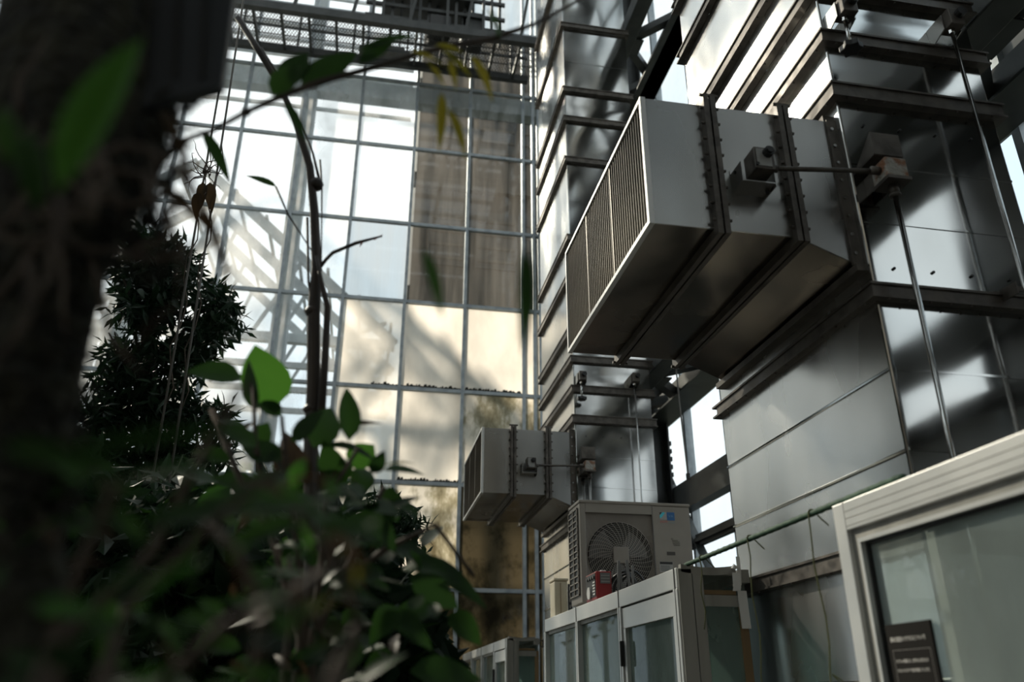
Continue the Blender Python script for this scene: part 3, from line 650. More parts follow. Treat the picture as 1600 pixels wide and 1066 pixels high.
# green garden stake lying along the case tops
pole = MB(); P0, P1 = Vector((1.487, 3.70, 2.066)), Vector((1.462, 1.975, 2.064)); pts, rr = [], []
for k in range(87):
    t = k/86; pts.append(P0.lerp(P1, t)); rr.append(.0098 if k % 3 else .0113)
rr[0] = rr[-1] = .006
tag(pole.tube(pts, rr, 10).build('garden_stake', GREEN, smooth=True), 'knobbly green plastic-coated garden stake laid across the case tops', 'stake')
for i, (t, ln, lb) in enumerate(((.13, .30, 'short thin twine looped over the stake by the middle case'), (.42, .56, 'long thin twine hanging from the middle of the green stake'), (.70, .66, 'knotted twine hanging from the green stake beside the nearest frame'))):
    p = P0.lerp(P1, t); e = empty('hanging_twine', p, lb, 'twine', 'twines hung from the green stake')
    cpts = [p+Vector((.05, -.01, -.04)), p+Vector((.03, 0, -.015))] + [p+Vector((.013*math.cos(a), 0, .0135*math.sin(a))) for a in [.3+j*.42 for j in range(7)]]
    cpts += [p+Vector((-.012+.008*math.sin(j*1.3+i), .004*math.cos(j), -ln*j/8)) for j in range(1, 9)]
    MB().tube(cpts, .0028, 5).build('strand', TWINE, e, smooth=True)
    if i == 2:
        k0 = p+Vector((-.01, 0, -.50))
        MB().tube([k0, k0+Vector((.03,.0,-.03)), k0+Vector((.028,0,-.08)), k0+Vector((0,0,-.12))], .0022, 5).tube([k0, k0+Vector((.035,.01,-.015)), k0+Vector((.04,.01,-.035))], .0022, 5).build('knot', TWINE, e)
        MB().box(k0.x-.012, k0.x+.012, k0.y-.001, k0.y+.001, k0.z-.22, k0.z-.155).build('paper_tag', WHITE, e)
# white plastic strip at the case end
st = empty('plastic_strip', (1.72, 3.64, 1.78), 'bent off-white plastic strip hanging at the end of the middle case', 'strip')
mb = MB(); prof = [(1.712,2.10),(1.716,2.03),(1.716,1.975),(1.706,1.955),(1.690,1.947),(1.694,1.99),(1.697,2.035),(1.704,2.045)]
def sheet(mb, pts, w_, y): 
    for i in range(len(pts)-1): mb.prism([(pts[i][0], y, pts[i][1]), (pts[i+1][0], y, pts[i+1][1]), (pts[i+1][0]+w_, y-.004, pts[i+1][1]), (pts[i][0]+w_, y-.004, pts[i][1])], (0,.004,0))
sheet(mb, [(1.722,2.105),(1.722,2.03),(1.718,1.975)], .016, 3.635); sheet(mb, [(1.692,2.03),(1.691,1.965),(1.686,1.948)], .036, 3.628)
sheet(mb, [(1.712,1.95),(1.713,1.87),(1.716,1.785)], .042, 3.634); mb.tube([(1.70,3.632,2.045),(1.708,3.632,2.06),(1.716,3.632,2.05)], .012, 8)
mb.build('strip', WHITE, st)

# ================================================================ CATWALK under the end wall
cw = empty('catwalk', (-1, 11.4, 12.29), 'dark steel mesh catwalk crossing high before the glass end wall', 'catwalk')
cx0, cx1, cy0, cy1, cz = -5.5, 2.42, 10.98, 11.95, 12.29
MB().box(cx0, cx1, cy0-.06, cy0+.06, cz, cz+.16).build('edge_beam', DARK, cw)
MB().box(cx0, cx1, cy1-.05, cy1+.05, cz, cz+.14).build('edge_beam', DARK, cw)
x = cx0+.1
while x < cx1:
    MB().box(x-.022, x+.022, cy0+.06, cy1-.05, cz+.02, cz+.10).build('joist', DARK, cw); x += .47
ms = MB(); x = cx0; dz = cy1-cy0
while x < cx1:
    ms.bar((x, cy0, cz+.11), (x+dz*.6, cy1, cz+.11), .010, .005); ms.bar((x+dz*.6, cy0, cz+.115), (x, cy1, cz+.115), .010, .005); x += .055
for y in (cy0+.3, cy0+.65): ms.bar((cx0, y, cz+.10), (cx1, y, cz+.10), .014, .014)
tag(ms.build('mesh_floor', DARK, cw), kind='stuff')
for k in range(8):
    x = cx0+.6+k*1.0
    MB().bar((x, cy0, cz+.15), (x+.25, cy0-.0, cz+1.9), .07, .05).build('raker', DARK, cw)
    MB().box(x-.02, x+.02, cy1-.02, cy1+.02, cz+.1, cz+1.15).build('rail_post', DARK, cw)
for z in (cz+.6, cz+1.12): MB().box(cx0, cx1, cy1-.02, cy1+.02, z-.02, z+.02).build('handrail', DARK, cw)
# hoist gear on the catwalk
ho = empty('hoist_gear', (.9, 11.3, cz+.1), 'dark cage of hoist rails and machinery standing on the catwalk', 'machinery')
for k in range(15):
    x = -.55+k*.165
    MB().box(x-.025, x+.025, 11.05+.1*(k % 4), 11.10+.1*(k % 4), cz+.15, cz+(2.6 if k % 3 else 1.3)).build('upright', DARK, ho)
for z in (.42, .72, 1.1, 1.5): MB().box(-.7, 1.85, 11.2, 11.25, cz+z, cz+z+.07).build('cross_rail', DARK, ho)
MB().box(-.4, 1.2, 11.1, 11.9, cz+1.0, cz+1.06).build('upper_deck', DARK, ho)
MB().box(.45, .85, 11.15, 11.55, cz+.2, cz+.62).build('motor_housing', BLACK, ho, bevel=.03)
MB().box(1.05, 1.45, 11.25, 11.6, cz+.2, cz+.9).build('winch_housing', DARK, ho, bevel=.03)
lamp = empty('tray_light', (0, 11.4, 11.9), 'long dark light tray hung below the catwalk', 'light')
MB().box(-.75, .15, 11.3, 11.5, 12.02, 12.07).build('tray', DARK, lamp)
for x in (-.6, -.05): MB().box(x-.015, x+.015, 11.39, 11.42, 12.07, 12.40).build('hanger', DARK, lamp)
MB().tube([(-.3, 11.4, 12.18), (.05, 11.4, 12.18)], .06, 10).build('lamp_body', GREYP, lamp, smooth=True)

# ================================================================ OUTSIDE the end wall
tw = empty('darkening_tower', (2.4, 18, -.25), 'weathered taupe building added to darken the right end-wall panes', 'building')  # added building; makes the dark area behind the right panes
TWC = vary(mat('dark_taupe_render', (.12,.11,.1), .85), (.04,.037,.034), (.10,.092,.08), 1.2, 6, stretch=(1,1,.3))
MB().box(.55, 4.3, 16, 20, -.25, 17.5).build('wall', TWC, tw)
for z in (6.2, 9.4, 12.4, 15.2): MB().box(.5, 4.35, 15.85, 16, z, z+.35).build('ledge', TWC, tw)
for z in (7.3, 10.4, 13.4):
    for x in (.9, 2.0, 3.1):
        wn = MB().box(x, x+.95, 15.97, 16.02, z, z+1.5).build('window', DARK, tw)
        for k in range(4): MB().box(x+.05, x+.9, 15.95, 15.97, z+.15+k*.35, z+.22+k*.35).build('louvre', TWC, wn)
ow = empty('outer_greenhouse', (-4, 18, 0), 'pale frame of a neighbouring greenhouse beyond the end wall', 'greenhouse')
for k in range(6):
    x = -9+k*1.75
    MB().box(x-.09, x+.09, 15.4, 15.6, -.25, 8.2).build('post', WINPAINT, ow)
for z in (3.2, 5.6, 8.1): MB().box(-9.2, .3, 15.42, 15.58, z-.08, z+.08).build('beam', WINPAINT, ow)
for k in range(4):
    y = 15.6+k*1.6
    MB().bar((-9.2, y, 8.2), (-4.2, y, 12.2), .12, .2).build('rafter', WINPAINT, ow); MB().bar((-4.2, y, 12.2), (.3, y, 8.2), .12, .2).build('rafter', WINPAINT, ow)
    MB().bar((-9.2, y, 8.2), (.3, y, 8.2), .1, .14).build('tie', WINPAINT, ow)
    for j in range(5): MB().bar((-8+j*1.8, y, 8.2), (-7.1+j*1.8, y, 8.2+4*(1-abs(-7.1+j*1.8+4.3)/5)), .07, .07).build('web', WINPAINT, ow)
for k in range(7):
    x = -9+k*.75; MB().bar((x, 15.5, 8.3+.8*k*.75), (x, 21, 8.3+.8*k*.75), .06, .08).build('purlin', WINPAINT, ow)
    x = -4.0+k*.7; MB().bar((x, 15.5, 12.1-.83*k*.7), (x, 21, 12.1-.83*k*.7), .06, .08).build('purlin', WINPAINT, ow)
for k in range(9):
    z = 12.9+k*.45; MB().bar((-9, 14.2, z), (.3, 14.2, z), .06, .07).build('upper_rail', WINPAINT, ow)

# outer frame just beyond the end wall
of = empty('outer_wall_frame', (-1.5, 12.75, 0), 'grey outer steel frame standing close behind the end-wall panes', 'frame')
MB().box(-8, 3.3, 12.6, 12.85, 12.05, 12.42).build('header_beam', WINPAINT, of)
for px in (452, 205): 
    xx = at(px, 400, 12.75).x; MB().box(xx-.13, xx+.13, 12.6, 12.9, -.25, 16).build('outer_column', WINPAINT, of)
pc = empty('pull_chain', (2.77, 6.7, 3.3), 'thin chain hanging from the lower girder beside the far duct', 'chain')
MB().tube([(2.77, 6.7, 4.5), (2.78, 6.7, 3.9), (2.80, 6.7, 3.32)], .007, 6).build('chain', ROPE, pc); MB().tube([(2.80, 6.7, 3.33), (2.80, 6.7, 3.28)], .02, 8).build('pull_grip', DARK, pc)

# ================================================================ PLANTS
def leaf_mesh(name, Ln, W, m, bend=.25, fold=.25, nu=6, sharp=1.0):
    v, f = [], []
    for i in range(nu+1):
        u = i/nu; wv = W*.5*math.sin(math.pi*u**(.75*sharp))**.9 if 0 < i < nu else .0006
        y = Ln*math.sin(bend*u)/bend if bend else Ln*u; z = -Ln*(1-math.cos(bend*u))/max(bend, 1e-3)
        v += [(-wv, y, z+wv*fold), (0, y, z), (wv, y, z+wv*fold)]
    for i in range(nu):
        a = 3*i; f += [(a, a+1, a+4, a+3), (a+1, a+2, a+5, a+4)]
    me = bpy.data.meshes.new(name); me.from_pydata(v, [], f); me.materials.append(m)
    me.polygons.foreach_set('use_smooth', [True]*len(me.polygons)); me.update(); return me
def frame(d, nrm, p, s=1.0):
    d = Vector(d).normalized(); n = Vector(nrm); n = n - d*n.dot(d)
    n = n.normalized() if n.length > 1e-4 else d.orthogonal().normalized()
    x = d.cross(n); m = Matrix((x, d, n)).transposed().to_4x4(); m = m @ Matrix.Scale(s, 4); m.translation = p; return m
def rnd(a=1.0): 
    while True:
        v = Vector((random.uniform(-1,1), random.uniform(-1,1), random.uniform(-1,1)))
        if .01 < v.length < 1: return v*a
def foliage(name, pts, Ln, W, m, parent, per=6, spread=.1):
    """mass of small leaves in whorls: too many to count"""
    mb = MB()
    for p in pts:
        ax = (rnd()+Vector((0,0,.3))).normalized()
        for k in range(per):
            d = (rnd()*.8+ax*.5+Vector((0,0,-.25))).normalized(); n = rnd(); n = (n-d*n.dot(d)).normalized(); x = d.cross(n)
            s = random.uniform(.7,1.25); q = p+rnd(spread); l_, w_ = Ln*s, W*s*.5
            a = len(mb.v); mid = q+d*l_*.5-n*l_*.06; tip = q+d*l_-n*l_*.18
            mb.v += [tuple(q), tuple(mid-x*w_+n*w_*.3), tuple(mid), tuple(mid+x*w_+n*w_*.3), tuple(tip)]
            mb.f += [(a, a+2, a+1), (a, a+3, a+2), (a+1, a+2, a+4), (a+2, a+3, a+4)]
    return tag(mb.build(name, m, parent), kind='stuff')
def blob(cl, Y, dens, dy=.6):
    """points filling clusters given as (px, py, radius px, count)"""
    pts = []
    for (px, py, r, n_) in cl:
        for _ in range(int(n_*dens)):
            v = rnd(); pts.append(at(px+v.x*r, py+v.y*r, Y+v.z*dy))
    return pts
def plant_root(name, px, Y, label, cat='plant', group=None):
    p = at(px, 1066, Y); return empty(name, (p.x, p.y, 0), label, cat, group)

# --- evergreen tree in the middle distance
tr = plant_root('evergreen_tree', 235, 6.5, 'dark small-leaved evergreen tree standing before the left glass panes', 'tree')
bx = tr.location
TY = 6.5
trunk = [Vector((bx.x, TY, 0)), at(235, 1000, TY), at(228, 850, TY), at(240, 700, TY), at(235, 560, TY), at(240, 450, TY), at(232, 380, TY)]
MB().tube(trunk, [.09,.075,.06,.05,.04,.025,.01], 8).build('trunk', BARK, tr, smooth=True)
for (a, b) in (((235,640),(350,520)),((236,560),(330,470)),((238,480),(285,410)),((238,520),(190,430)),((236,620),(170,520)),((240,700),(330,650)),((238,680),(150,640)),((236,760),(320,740)),((234,740),(130,720)),((240,430),(260,380))):
    pa, pb = at(*a, TY), at(*b, TY+random.uniform(-.4,.4)); MB().tube([pa, pa.lerp(pb,.5)+Vector((0,0,-.05)), pb], [.025,.016,.006], 6).build('branch', BARK, tr, smooth=True)
clusters = [(228,385,30,26),(212,420,30,30),(262,405,34,30),(240,450,44,40),(290,425,22,14),(212,480,30,28),(270,480,30,24),(335,475,30,26),(355,505,22,16),(320,520,32,26),(300,560,32,24),(235,540,46,40),(190,575,34,26),(200,620,55,50),(265,620,40,34),(150,660,55,50),(300,650,30,18),(340,655,20,12),(230,690,50,40),(180,740,60,54),(290,720,40,26),(340,700,24,12),(120,760,50,44),(250,780,50,40)]
pts = blob(clusters, TY, 1.7)
foliage('foliage', pts, .13, .036, LEAFD, tr, 7, .09)
lm = leaf_mesh('leaf', .15, .042, LEAFD, .5, .3)
edge = blob([(c[0], c[1], c[2]*1.15, 10) for c in clusters], TY-.3, 1.0, .5)
for p in edge[:290]: inst('leaf', lm, frame(rnd()+Vector((0,-.2,-.3)), rnd()+Vector((0,-.3,.6)), p, random.uniform(.7,1.2)), tr)

# --- dense dark understorey shrubs behind the foreground
def shrub(name, label, Y, clusters, m, Ln, W, nleaf=120, per=6, root=None, dens=1.0, leafm=None, dy=.5):
    s = plant_root(name, root if root else clusters[0][0], Y, label, 'shrub', 'understorey shrubs on the planted side')
    g = s.location; stems = clusters[::max(1, len(clusters)//6)]
    for c in stems:
        p = at(c[0], c[1], Y); q = Vector((g.x+random.uniform(-.15,.15), g.y+random.uniform(-.1,.1), 0)); MB().tube([q, q.lerp(p,.5)+rnd(.12), p], [.03,.02,.007], 6).build('stem', BARK, s, smooth=True)
    foliage('foliage', blob(clusters, Y+.15, dens, dy), Ln, W, m, s, per, Ln)
    ms_ = leaf_mesh('leaf', Ln*1.25, W*1.3, leafm or m, .6, .3)
    tot = sum(c[3] for c in clusters)
    for c in clusters:
        for _ in range(max(1, int(nleaf*c[3]/tot))):
            v = rnd(); p = at(c[0]+v.x*c[2], c[1]+v.y*c[2], Y-abs(v.z)*.3)
            inst('leaf', ms_, frame(rnd()+Vector((0,-.3,0)), rnd(.7)+Vector((0,-.3,1)), p, random.uniform(.6,1.2)), s)
    return s
shrub('shrub', 'dark bushy shrub massed at the lower left corner', 4.2, [(60,780,90,60),(160,820,90,60),(40,900,100,60),(160,930,100,70),(70,1010,100,60),(180,1040,90,60),(-40,850,80,40)], LEAFD, .16, .055, 90)
shrub('shrub', 'dark leafy shrub below the evergreen tree', 3.6, [(300,820,80,60),(260,900,90,60),(380,900,90,70),(330,980,90,70),(430,980,90,70),(300,1050,90,60),(420,830,70,50),(450,1060,90,60)], LEAFD, .13, .055, 110, leafm=LEAF)
shrub('shrub', 'dark spreading shrub reaching toward the far display case', 3.0, [(490,850,50,44),(500,910,70,66),(580,940,40,36),(560,980,80,80),(620,985,50,40),(600,1050,80,70),(520,1060,90,70)], LEAFD, .13, .06, 120, leafm=LEAF)
shrub('shrub', 'feathery dark shrub low beside the end-wall mullion', 6.0, [(590,800,26,18),(620,820,26,20),(640,840,18,12),(600,850,34,26),(560,820,30,22)], LEAFD, .14, .035, 60, per=8)

# --- foreground broad-leaved shrub (large leaves, each one a leaf)
LB = [leaf_mesh('leaf', .16, .075, m, b, f) for m in (LEAF, LEAFB) for (b, f) in ((.3,.25),(.7,.4),(.1,.15))]
LBX = leaf_mesh('leaf', .15, .04, LEAFX, .6, .6); LBY = leaf_mesh('leaf', .13, .03, LEAFY, .4, .4)
LN = leaf_mesh('leaf', .15, .032, LEAF, .3, .3)
def pixleaf(root, me, base, tip, Y, nrm=(0,-1,.4), wid=1.0, dY=0.0, L0=.16):
    a = at(*base, Y); b = at(*tip, Y+dY); d = b-a
    m = frame(d, nrm, a, 1.0) @ Matrix.Diagonal((d.length/L0*wid, d.length/L0, d.length/L0, 1))
    return inst('leaf', me, m, root)
fs = plant_root('broadleaf_shrub', 470, 1.7, 'broad-leaved green shrub in the centre foreground with backlit leaves', 'shrub')
FY = 1.7; gl = fs.location
twigs = [[(470,1066),(470,900),(450,760),(440,650)],[(480,1066),(500,900),(510,780),(560,700)],[(470,1000),(420,820),(400,700),(395,600)],[(490,1000),(560,850),(600,760)],[(460,900),(380,760),(330,640)],[(480,950),(600,860),(680,820),(740,900)]]
for t in twigs:
    pp = [at(*q, FY+random.uniform(-.05,.05)) for q in t]; pp = [Vector((gl.x+random.uniform(-.1,.1), gl.y, 0))] + pp
    MB().tube(pp, [.012]+[.008-.0012*i for i in range(len(pp)-1)], 6).build('twig', TWIG, fs, smooth=True)
G0, G1, G2, B0, B1, B2 = LB
for (me, a, b, wid, nr) in (
  (G0,(378,590),(292,572),1.35,(0,-1,.5)),(B0,(425,640),(402,532),1.5,(.3,-1,.1)),(G0,(405,640),(376,560),1.0,(-1,-.6,.1)),(G1,(440,650),(400,620),1.2,(0,-1,.3)),
  (G1,(380,680),(345,640),1.3,(0,-.6,1)),(LBX,(400,660),(345,690),1.5,(0,-.5,1)),(G0,(420,660),(390,720),1.1,(0,-1,.2)),(G2,(455,690),(505,640),1.0,(0,-1,.3)),
  (G0,(490,700),(522,628),1.2,(.2,-1,0)),(LBX,(490,690),(596,630),.8,(0,-.8,1)),(G1,(500,700),(592,690),.7,(0,-.5,1)),(B0,(545,730),(588,690),1.5,(.2,-1,.2)),
  (G0,(580,740),(602,706),1.3,(.4,-1,0)),(LBY,(600,728),(658,712),.9,(0,-.6,1)),(G0,(600,735),(668,734),.8,(0,-.7,.8)),(B1,(540,760),(520,700),1.2,(-.3,-1,.2)),
  (G0,(470,740),(430,700),1.2,(0,-1,.4)),(LBX,(480,760),(465,680),1.2,(.3,-1,0)),(LBX,(500,770),(530,700),1.3,(-.2,-1,0)),(G1,(450,760),(400,770),1.2,(0,-1,.6)),
  (G0,(545,690),(546,596),.75,(.3,-1,0)),(G0,(600,780),(660,800),1.0,(0,-.6,.8)),(G1,(610,760),(600,830),1.2,(0,-1,.3)),(G0,(640,870),(770,936),.8,(0,-.7,.8)),
  (G0,(600,860),(700,880),.9,(0,-.6,1)),(G1,(560,800),(630,850),1.1,(0,-.8,.6)),(G2,(640,900),(720,950),1.2,(0,-1,.5)),(G1,(700,960),(760,1000),1.3,(0,-1,.5)),
  (G0,(400,760),(330,740),1.2,(0,-1,.6)),(G0,(360,720),(300,700),1.2,(0,-1,.6)),(LBX,(430,740),(440,690),1.0,(0,-1,0)),(G0,(400,700),(340,655),1.3,(0,-.8,.8)),(G2,(440,720),(375,690),1.4,(0,-.9,.5)),(LBX,(455,740),(448,655),1.4,(.2,-1,0)),(G0,(530,760),(505,690),1.3,(-.2,-1,.1)),(G1,(560,770),(575,715),1.3,(.2,-1,.1)),(G0,(600,800),(655,770),.9,(0,-.7,.8)),(G0,(560,840),(690,862),.7,(0,-.7,.8)),(G2,(470,770),(410,735),1.3,(0,-.9,.5)),(G0,(640,1050),(760,1052),1.0,(0,-.8,.6)),(G1,(600,960),(690,1000),1.0,(0,-.8,.6)),(B2,(360,760),(300,800),1.2,(0,-.8,.6))):
    pixleaf(fs, me, a, b, FY+random.uniform(-.08,.08), nr, wid, random.uniform(-.05,.05))
for _ in range(120):
    px, py = random.uniform(330, 690), random.uniform(750, 1060)
    if px > 560 and py < 760+(px-560)*.9: continue
    a = random.uniform(0, 6.28); r = random.uniform(40, 85)
    pixleaf(fs, random.choice(LB[:3]+[G0,G1,LBX]), (px,py), (px+r*math.cos(a), py+r*.6*math.sin(a)), FY+random.uniform(-.25,.35), rnd(.6)+Vector((0,-.5,.8)), random.uniform(.9,1.3), random.uniform(-.08,.08))

# --- left foreground shrub, close and out of focus
ls = plant_root('broadleaf_shrub', 180, .72, 'out-of-focus green shrub filling the lower left foreground', 'shrub')
LY = .72; gl = ls.location
for t in ([(160,1066),(200,950),(330,820),(480,700)],[(260,1066),(350,980),(450,930),(520,880)],[(60,1066),(120,900),(180,760)],[(100,1000),(240,860),(300,740),(380,600)],[(400,1066),(410,960),(370,860),(300,800)],[(520,1066),(560,980),(540,900),(460,800)]):
    pp = [Vector((gl.x+random.uniform(-.08,.08), gl.y, 0))] + [at(*q, LY+random.uniform(-.15,.1)) for q in t]
    MB().tube(pp, [.010,.007,.0055,.004,.003][:len(pp)], 6).build('twig', TWIG, ls, smooth=True)
for (me, a, b, wid) in ((B0,(60,960),(150,952),1.0),(B0,(50,945),(170,955),.9),(G0,(130,840),(160,790),1.2),(G0,(330,740),(180,730),.8),(G1,(230,900),(130,920),1.1),(LBX,(90,860),(60,800),1.0),(G0,(520,800),(330,790),.6),(G0,(420,760),(180,830),.4),(LBY,(480,960),(540,920),1.0),(LBY,(450,980),(490,950),.9),(G0,(60,1040),(0,1020),1.3),(G1,(200,980),(80,1000),1.0),(G0,(260,960),(200,1010),1.2),(LBY,(555,920),(560,860),.8)):
    pixleaf(ls, me, a, b, LY+random.uniform(-.2,.1), (0,-.6,.8), wid)
for _ in range(80):
    px, py = random.uniform(-30, 560), random.uniform(740, 1090)
    a = random.uniform(0, 6.28); r = random.uniform(70, 150)
    pixleaf(ls, random.choice(LB[:3]+[G0,G1,LBX,B1]), (px,py), (px+r*math.cos(a), py+r*.5*math.sin(a)), LY+random.uniform(-.2,.4), rnd(.6)+Vector((0,-.5,.8)), random.uniform(.7,1.2))

# --- tall cane plant with the arching branch
cp = plant_root('cane_plant', 492, 2.3, 'tall dark cane with a branch arching across the upper glass', 'plant'); CY = 2.3; gl = cp.location
main = [Vector((gl.x, gl.y, 0))] + [at(*q, CY) for q in ((488,900),(486,690),(490,600),(490,490),(495,420),(491,330),(484,260),(462,190),(440,140),(408,85),(372,28))]
MB().tube(main, [.024,.022,.021,.020,.020,.0165,.0145,.013,.012,.010,.012,.011], 10).build('main_cane', CANE, cp, smooth=True)
for (px, py) in ((488,487),(494,288),(486,640)): MB().tube([at(px,py+7,CY), at(px,py,CY), at(px,py-7,CY)], [.017,.025,.016], 10).build('cane_node', CANE, cp, smooth=True)
MB().tube([at(*q, CY-.03) for q in ((500,680),(508,560),(512,480),(502,440),(494,400))], [.012,.011,.010,.007,.005], 8).build('second_cane', CANE, cp, smooth=True)
for seg, r in (([(500,286),(489,240),(470,190)],.004),([(480,340),(482,440),(490,500)],.004),([(494,425),(510,405),(520,395),(556,380),(597,369)],.006),([(431,292),(450,335),(492,400)],.003),([(408,75),(430,110),(445,150)],.004),([(500,250),(503,290),(502,440)],.003)):
    MB().tube([at(*q, CY) for q in seg], [r*1.2]+[r]*(len(seg)-2)+[r*.5], 6).build('side_shoot', CANE, cp, smooth=True)
RB = mat('red_bud', (.20,.06,.03), .6)
for a, b in (((566,378),(562,386)),((584,374),(598,367))): MB().tube([at(*a,CY), at(*b,CY)], [.004,.001], 5).build('bud', RB, cp)
BY = 1.25
MB().tube([at(*q, BY) for q in ((268,225),(330,205),(385,175),(445,148),(500,128),(560,112),(640,88),(700,72),(770,60),(840,36),(905,0),(960,-30))], [.004,.0045,.005,.006,.0065,.0065,.006,.006,.007,.004,.0035,.003], 8).build('arching_branch', CANE, cp, smooth=True)
for (px, py) in ((385,175),(778,58),(440,150)): MB().tube([at(px-6,py+2,BY), at(px,py,BY), at(px+6,py-2,BY)], [.006,.009,.006], 8).build('branch_node', CANE, cp, smooth=True)
for (me, a, b, wid, Y) in ((G0,(440,140),(482,70),.95,1.25),(G2,(470,135),(560,78),.8,1.25),(G0,(425,150),(470,90),1.0,1.2),(LN,(318,205),(362,280),1.0,1.6),(LN,(432,292),(384,268),1.2,2.2),(G0,(560,100),(620,55),.6,1.2),
    (LBY,(690,78),(742,115),.9,1.15),(LBY,(700,90),(716,135),.9,1.15),(LBY,(665,95),(700,130),.9,1.15),(LBY,(735,85),(778,150),.9,1.15),(LBY,(690,145),(690,230),.7,1.15),(LBY,(700,170),(735,240),.8,1.15),(LBY,(680,70),(730,78),.9,1.15),(LBY,(640,80),(700,95),.8,1.15),
    (LN,(780,60),(765,0),.8,1.0),(LN,(660,388),(700,492),.9,.85),(LN,(820,390),(826,545),.8,.8),(LN,(546,690),(545,598),.9,1.2),(G0,(445,160),(480,215),.6,1.25),(LN,(560,80),(660,40),.7,1.2)):
    pixleaf(cp, me, a, b, Y, rnd(.3)+Vector((.2,-1,.2)), wid, 0, .15 if me in (LN,LBX) else (.13 if me is LBY else .16))

# --- hanging cords with a dried plant
for (tp, bt, lb) in (((345,125),(236,760),'left of two thin pale ropes hanging before the evergreen tree'),((362,120),(262,770),'right of two thin pale ropes hanging before the evergreen tree')):
    a, b = at(*tp, 4.8), at(*bt, 4.8); top = a+(a-b)*1.2
    e = empty('hanging_rope', b, lb, 'rope', 'ropes hanging before the tree')
    MB().tube([top, a, a.lerp(b,.5), b], .008, 6).build('strand', ROPE, e, smooth=True)
    sp = [a.lerp(b, .2+k*.05)+Vector((.03*math.sin(k*1.7), .0, .02*math.cos(k))) for k in range(14)]
    MB().tube(sp, .004, 5).build('tendril', TWIG, e, smooth=True)
dp = empty('dried_air_plant', at(322,270,4.75), 'small dried wiry plant caught on the hanging ropes', 'plant')
for k in range(16):
    p = at(322+random.uniform(-8,8), 270+random.uniform(-6,6), 4.75); q = [p]
    d = rnd(.12)
    for j in range(5): d = d*.8+rnd(.05); q.append(q[-1]+d*.6)
    MB().tube(q, [.005,.004,.003,.003,.002,.001], 5).build('tendril', TWIG, dp)
ld = leaf_mesh('leaf', .2, .07, LEAFX, .3, .5)
for (a, b) in (((318,285),(312,325)),((328,285),(330,330)),((310,300),(305,340))): pixleaf(dp, ld, a, b, 4.75, (0,-1,0), 1.0, 0, .2)

# --- near mossy trunk and cork plaque with epiphytes, out of focus
mt = empty('mossy_trunk', (at(30,1066,.85).x, .85, 0), 'blurred dark mossy tree trunk at the left edge', 'tree trunk')
NY = .85
pp = [Vector((at(30,1066,NY).x, NY, 0))] + [at(*q, NY) for q in ((30,1000),(25,850),(40,700),(60,560),(75,430),(95,300),(120,180),(140,60),(150,-80))]
MB().tube(pp, [.05,.045,.04,.04,.045,.055,.085,.10,.10,.09], 14).build('trunk', MOSS, mt, smooth=True)
for t, r in (([(100,560),(120,470),(140,360),(220,270),(290,220)],.02),([(60,500),(110,420),(160,300)],.03),([(100,250),(200,200),(260,160)],.03)):
    MB().tube([at(*q, NY+.02) for q in t], [r, r*.9, r*.8, r*.5, r*.25][:len(t)], 10).build('root', MOSS, mt, smooth=True)
for k in range(26):
    p = (random.uniform(10,230), random.uniform(150,420)); q = [p]; a = random.uniform(0,6.28)
    for j in range(5): a += random.uniform(-.6,.6); q.append((q[-1][0]+34*math.cos(a), q[-1][1]+34*math.sin(a)+8))
    Yr = NY-random.uniform(.02,.2)
    MB().tube([at(*z, Yr) for z in q], [.0035,.004,.0035,.003,.002,.001], 6).build('aerial_root', TWIG, mt, smooth=True)
foliage('moss_tufts', [at(random.uniform(0,280), random.uniform(120,420), NY+random.uniform(-.05,.05)) for _ in range(240)], .03, .008, MOSS, mt, 5, .02)
foliage('low_moss_tufts', [at(random.uniform(-20,120), random.uniform(400,800), NY+random.uniform(-.05,.05)) for _ in range(200)], .03, .008, MOSS, mt, 5, .02)
cpq = empty('cork_plaque', at(250,60,.8), 'blurred dark hanging plaque in the upper left corner', 'plaque')
c0 = [at(130,-60,.8), at(372,-60,.8), at(347,135,.8), at(285,150,.8), at(120,190,.8)]
MB().prism(c0, (0,.02,.004)).build('slab', mat('blue_black_slab', (.022,.026,.032), .5), cpq)
for k in range(5): MB().prism([at(150+k*42,-50,.797), at(158+k*42,-50,.797), at(150+k*42,120,.797), at(144+k*42,120,.797)], (0,.004,0)).build('groove', BLACK, cpq)
MB().box(*(lambda p: (p.x-.004, p.x+.004, p.y, p.y+.01, p.z, p.z+.7))(at(250,-50,.8))).build('hanger', BLACK, cpq)
for (me, a, b, wid, Y) in ((B0,(90,300),(215,20),.42,.5),(G0,(60,330),(40,180),.5,.55),(G0,(20,260),(0,150),.6,.5),(LBX,(250,170),(310,280),.5,.75),(LBX,(270,260),(330,330),.6,.8),(LBX,(300,300),(372,440),.35,.85),(LBX,(240,290),(340,350),.7,.85),(G0,(0,700),(220,740),.4,.45),(G0,(80,720),(420,650),.2,.5),(LBX,(200,560),(290,440),.3,.7)):
    pixleaf(mt, me, a, b, Y, (.1,-1,.3), wid, 0, .15 if me is LBX else .16)

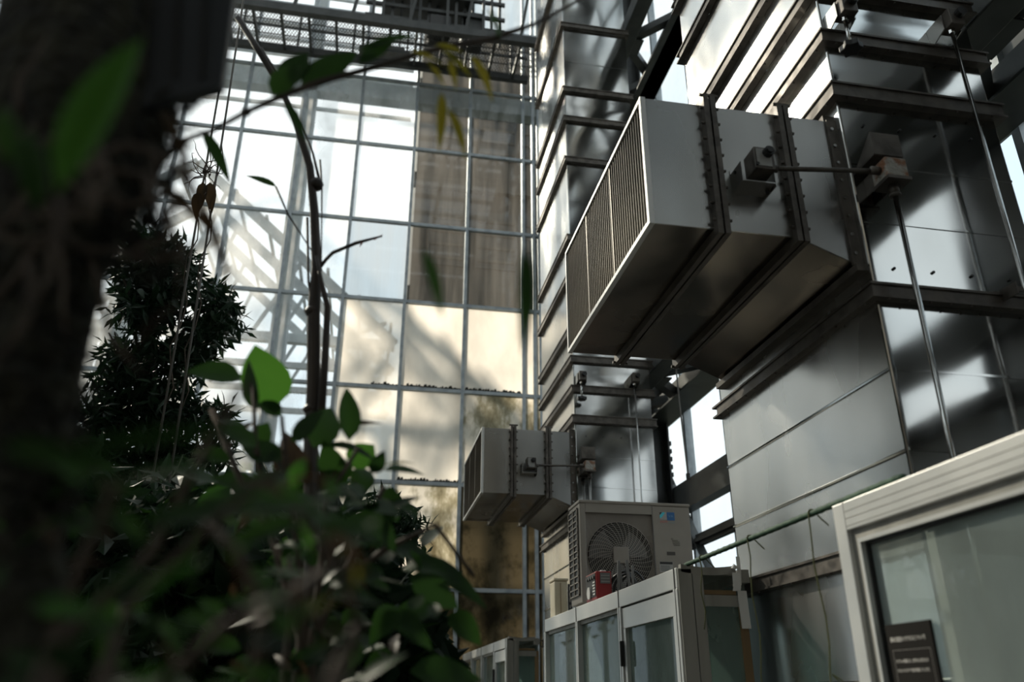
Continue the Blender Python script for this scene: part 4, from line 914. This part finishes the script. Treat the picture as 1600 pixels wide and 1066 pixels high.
# --- trees outside, seen through the side windows and the end wall
def far_tree(p, h, r, label):
    t = empty('outdoor_tree', p, label, 'tree', 'trees outside the glass'); p = Vector(p)
    MB().tube([p, p+Vector((.1,0,h*.6)), p+Vector((0,.1,h))], [.18,.12,.03], 8).build('trunk', BARK, t, smooth=True)
    pts = [p+Vector((0,0,h*.75))+Vector((v.x*r, v.y*r, v.z*h*.33)) for v in (rnd() for _ in range(420))]
    foliage('foliage', pts, .35, .12, LEAF, t, 5, .35)
far_tree((18.5, 33, -.25), 8.5, 2.0, 'tree outside seen through the upper side window')
far_tree((13.2, 23.5, -.25), 5.5, 2.2, 'tree outside seen low through the side window')
far_tree((-3.4, 25, -.25), 8, 2.4, 'leafy tree behind the lower left end-wall panes')
far_tree((-9.6, 25, -.25), 9, 2.6, 'leafy tree far left behind the end wall')

# --- added hedge and trees that block light and darken reflections
hd = empty('hedge', (5, 6, -.25), 'clipped dark hedge added outside the side wall to darken hood reflections', 'hedge')
for k in range(14): MB().tube([(5, -7+k*2.2, -.25), (5.1, -7+k*2.2, 1.8)], [.05,.02], 6).build('stem', BARK, hd)
foliage('foliage', [Vector((random.uniform(4.9,6.2), random.uniform(-8,24), random.uniform(-.2,2.5))) for _ in range(3200)], .26, .13, LEAFD, hd, 5, .2)
def blocker_tree(p, h, rx, ry, rz, n_, label, m=LEAFD):
    t = empty('added_shade_tree', p, label, 'tree', 'trees added to block sun and sky light'); p = Vector(p)
    top = p+Vector((0,0,h)); MB().tube([p, p+Vector((.1,.05,h*.5)), top], [.16,.12,.05], 8).build('trunk', BARK, t, smooth=True)
    pts = [top+Vector((v.x*rx, v.y*ry, v.z*rz)) for v in (rnd() for _ in range(n_))]
    for k in range(6):
        q = random.choice(pts); MB().tube([p+Vector((0,0,h*.7)), (p+q+Vector((0,0,h)))/2, q], [.06,.04,.01], 6).build('branch', BARK, t, smooth=True)
    foliage('foliage', pts, .30, .10, m, t, 6, .22)
blocker_tree((-4.6, 4.6, 0), 4.6, 1.6, 1.9, 2.6, 900, 'dense tall tree added behind the mossy trunk to block the sun')
blocker_tree((-5.4, 8.4, 0), 4.4, 1.9, 2.0, 2.6, 900, 'dense tall tree added left of the evergreen to block light')
blocker_tree((-4.2, 1.2, 0), 4.2, 1.6, 1.6, 2.6, 800, 'unseen dense tree added left of the viewer to darken case-glass reflections')
blocker_tree((-1.9, -2.6, 0), 6.0, 3.0, 2.2, 1.8, 1100, 'unseen spreading tree added behind the viewer to darken the duct fronts')
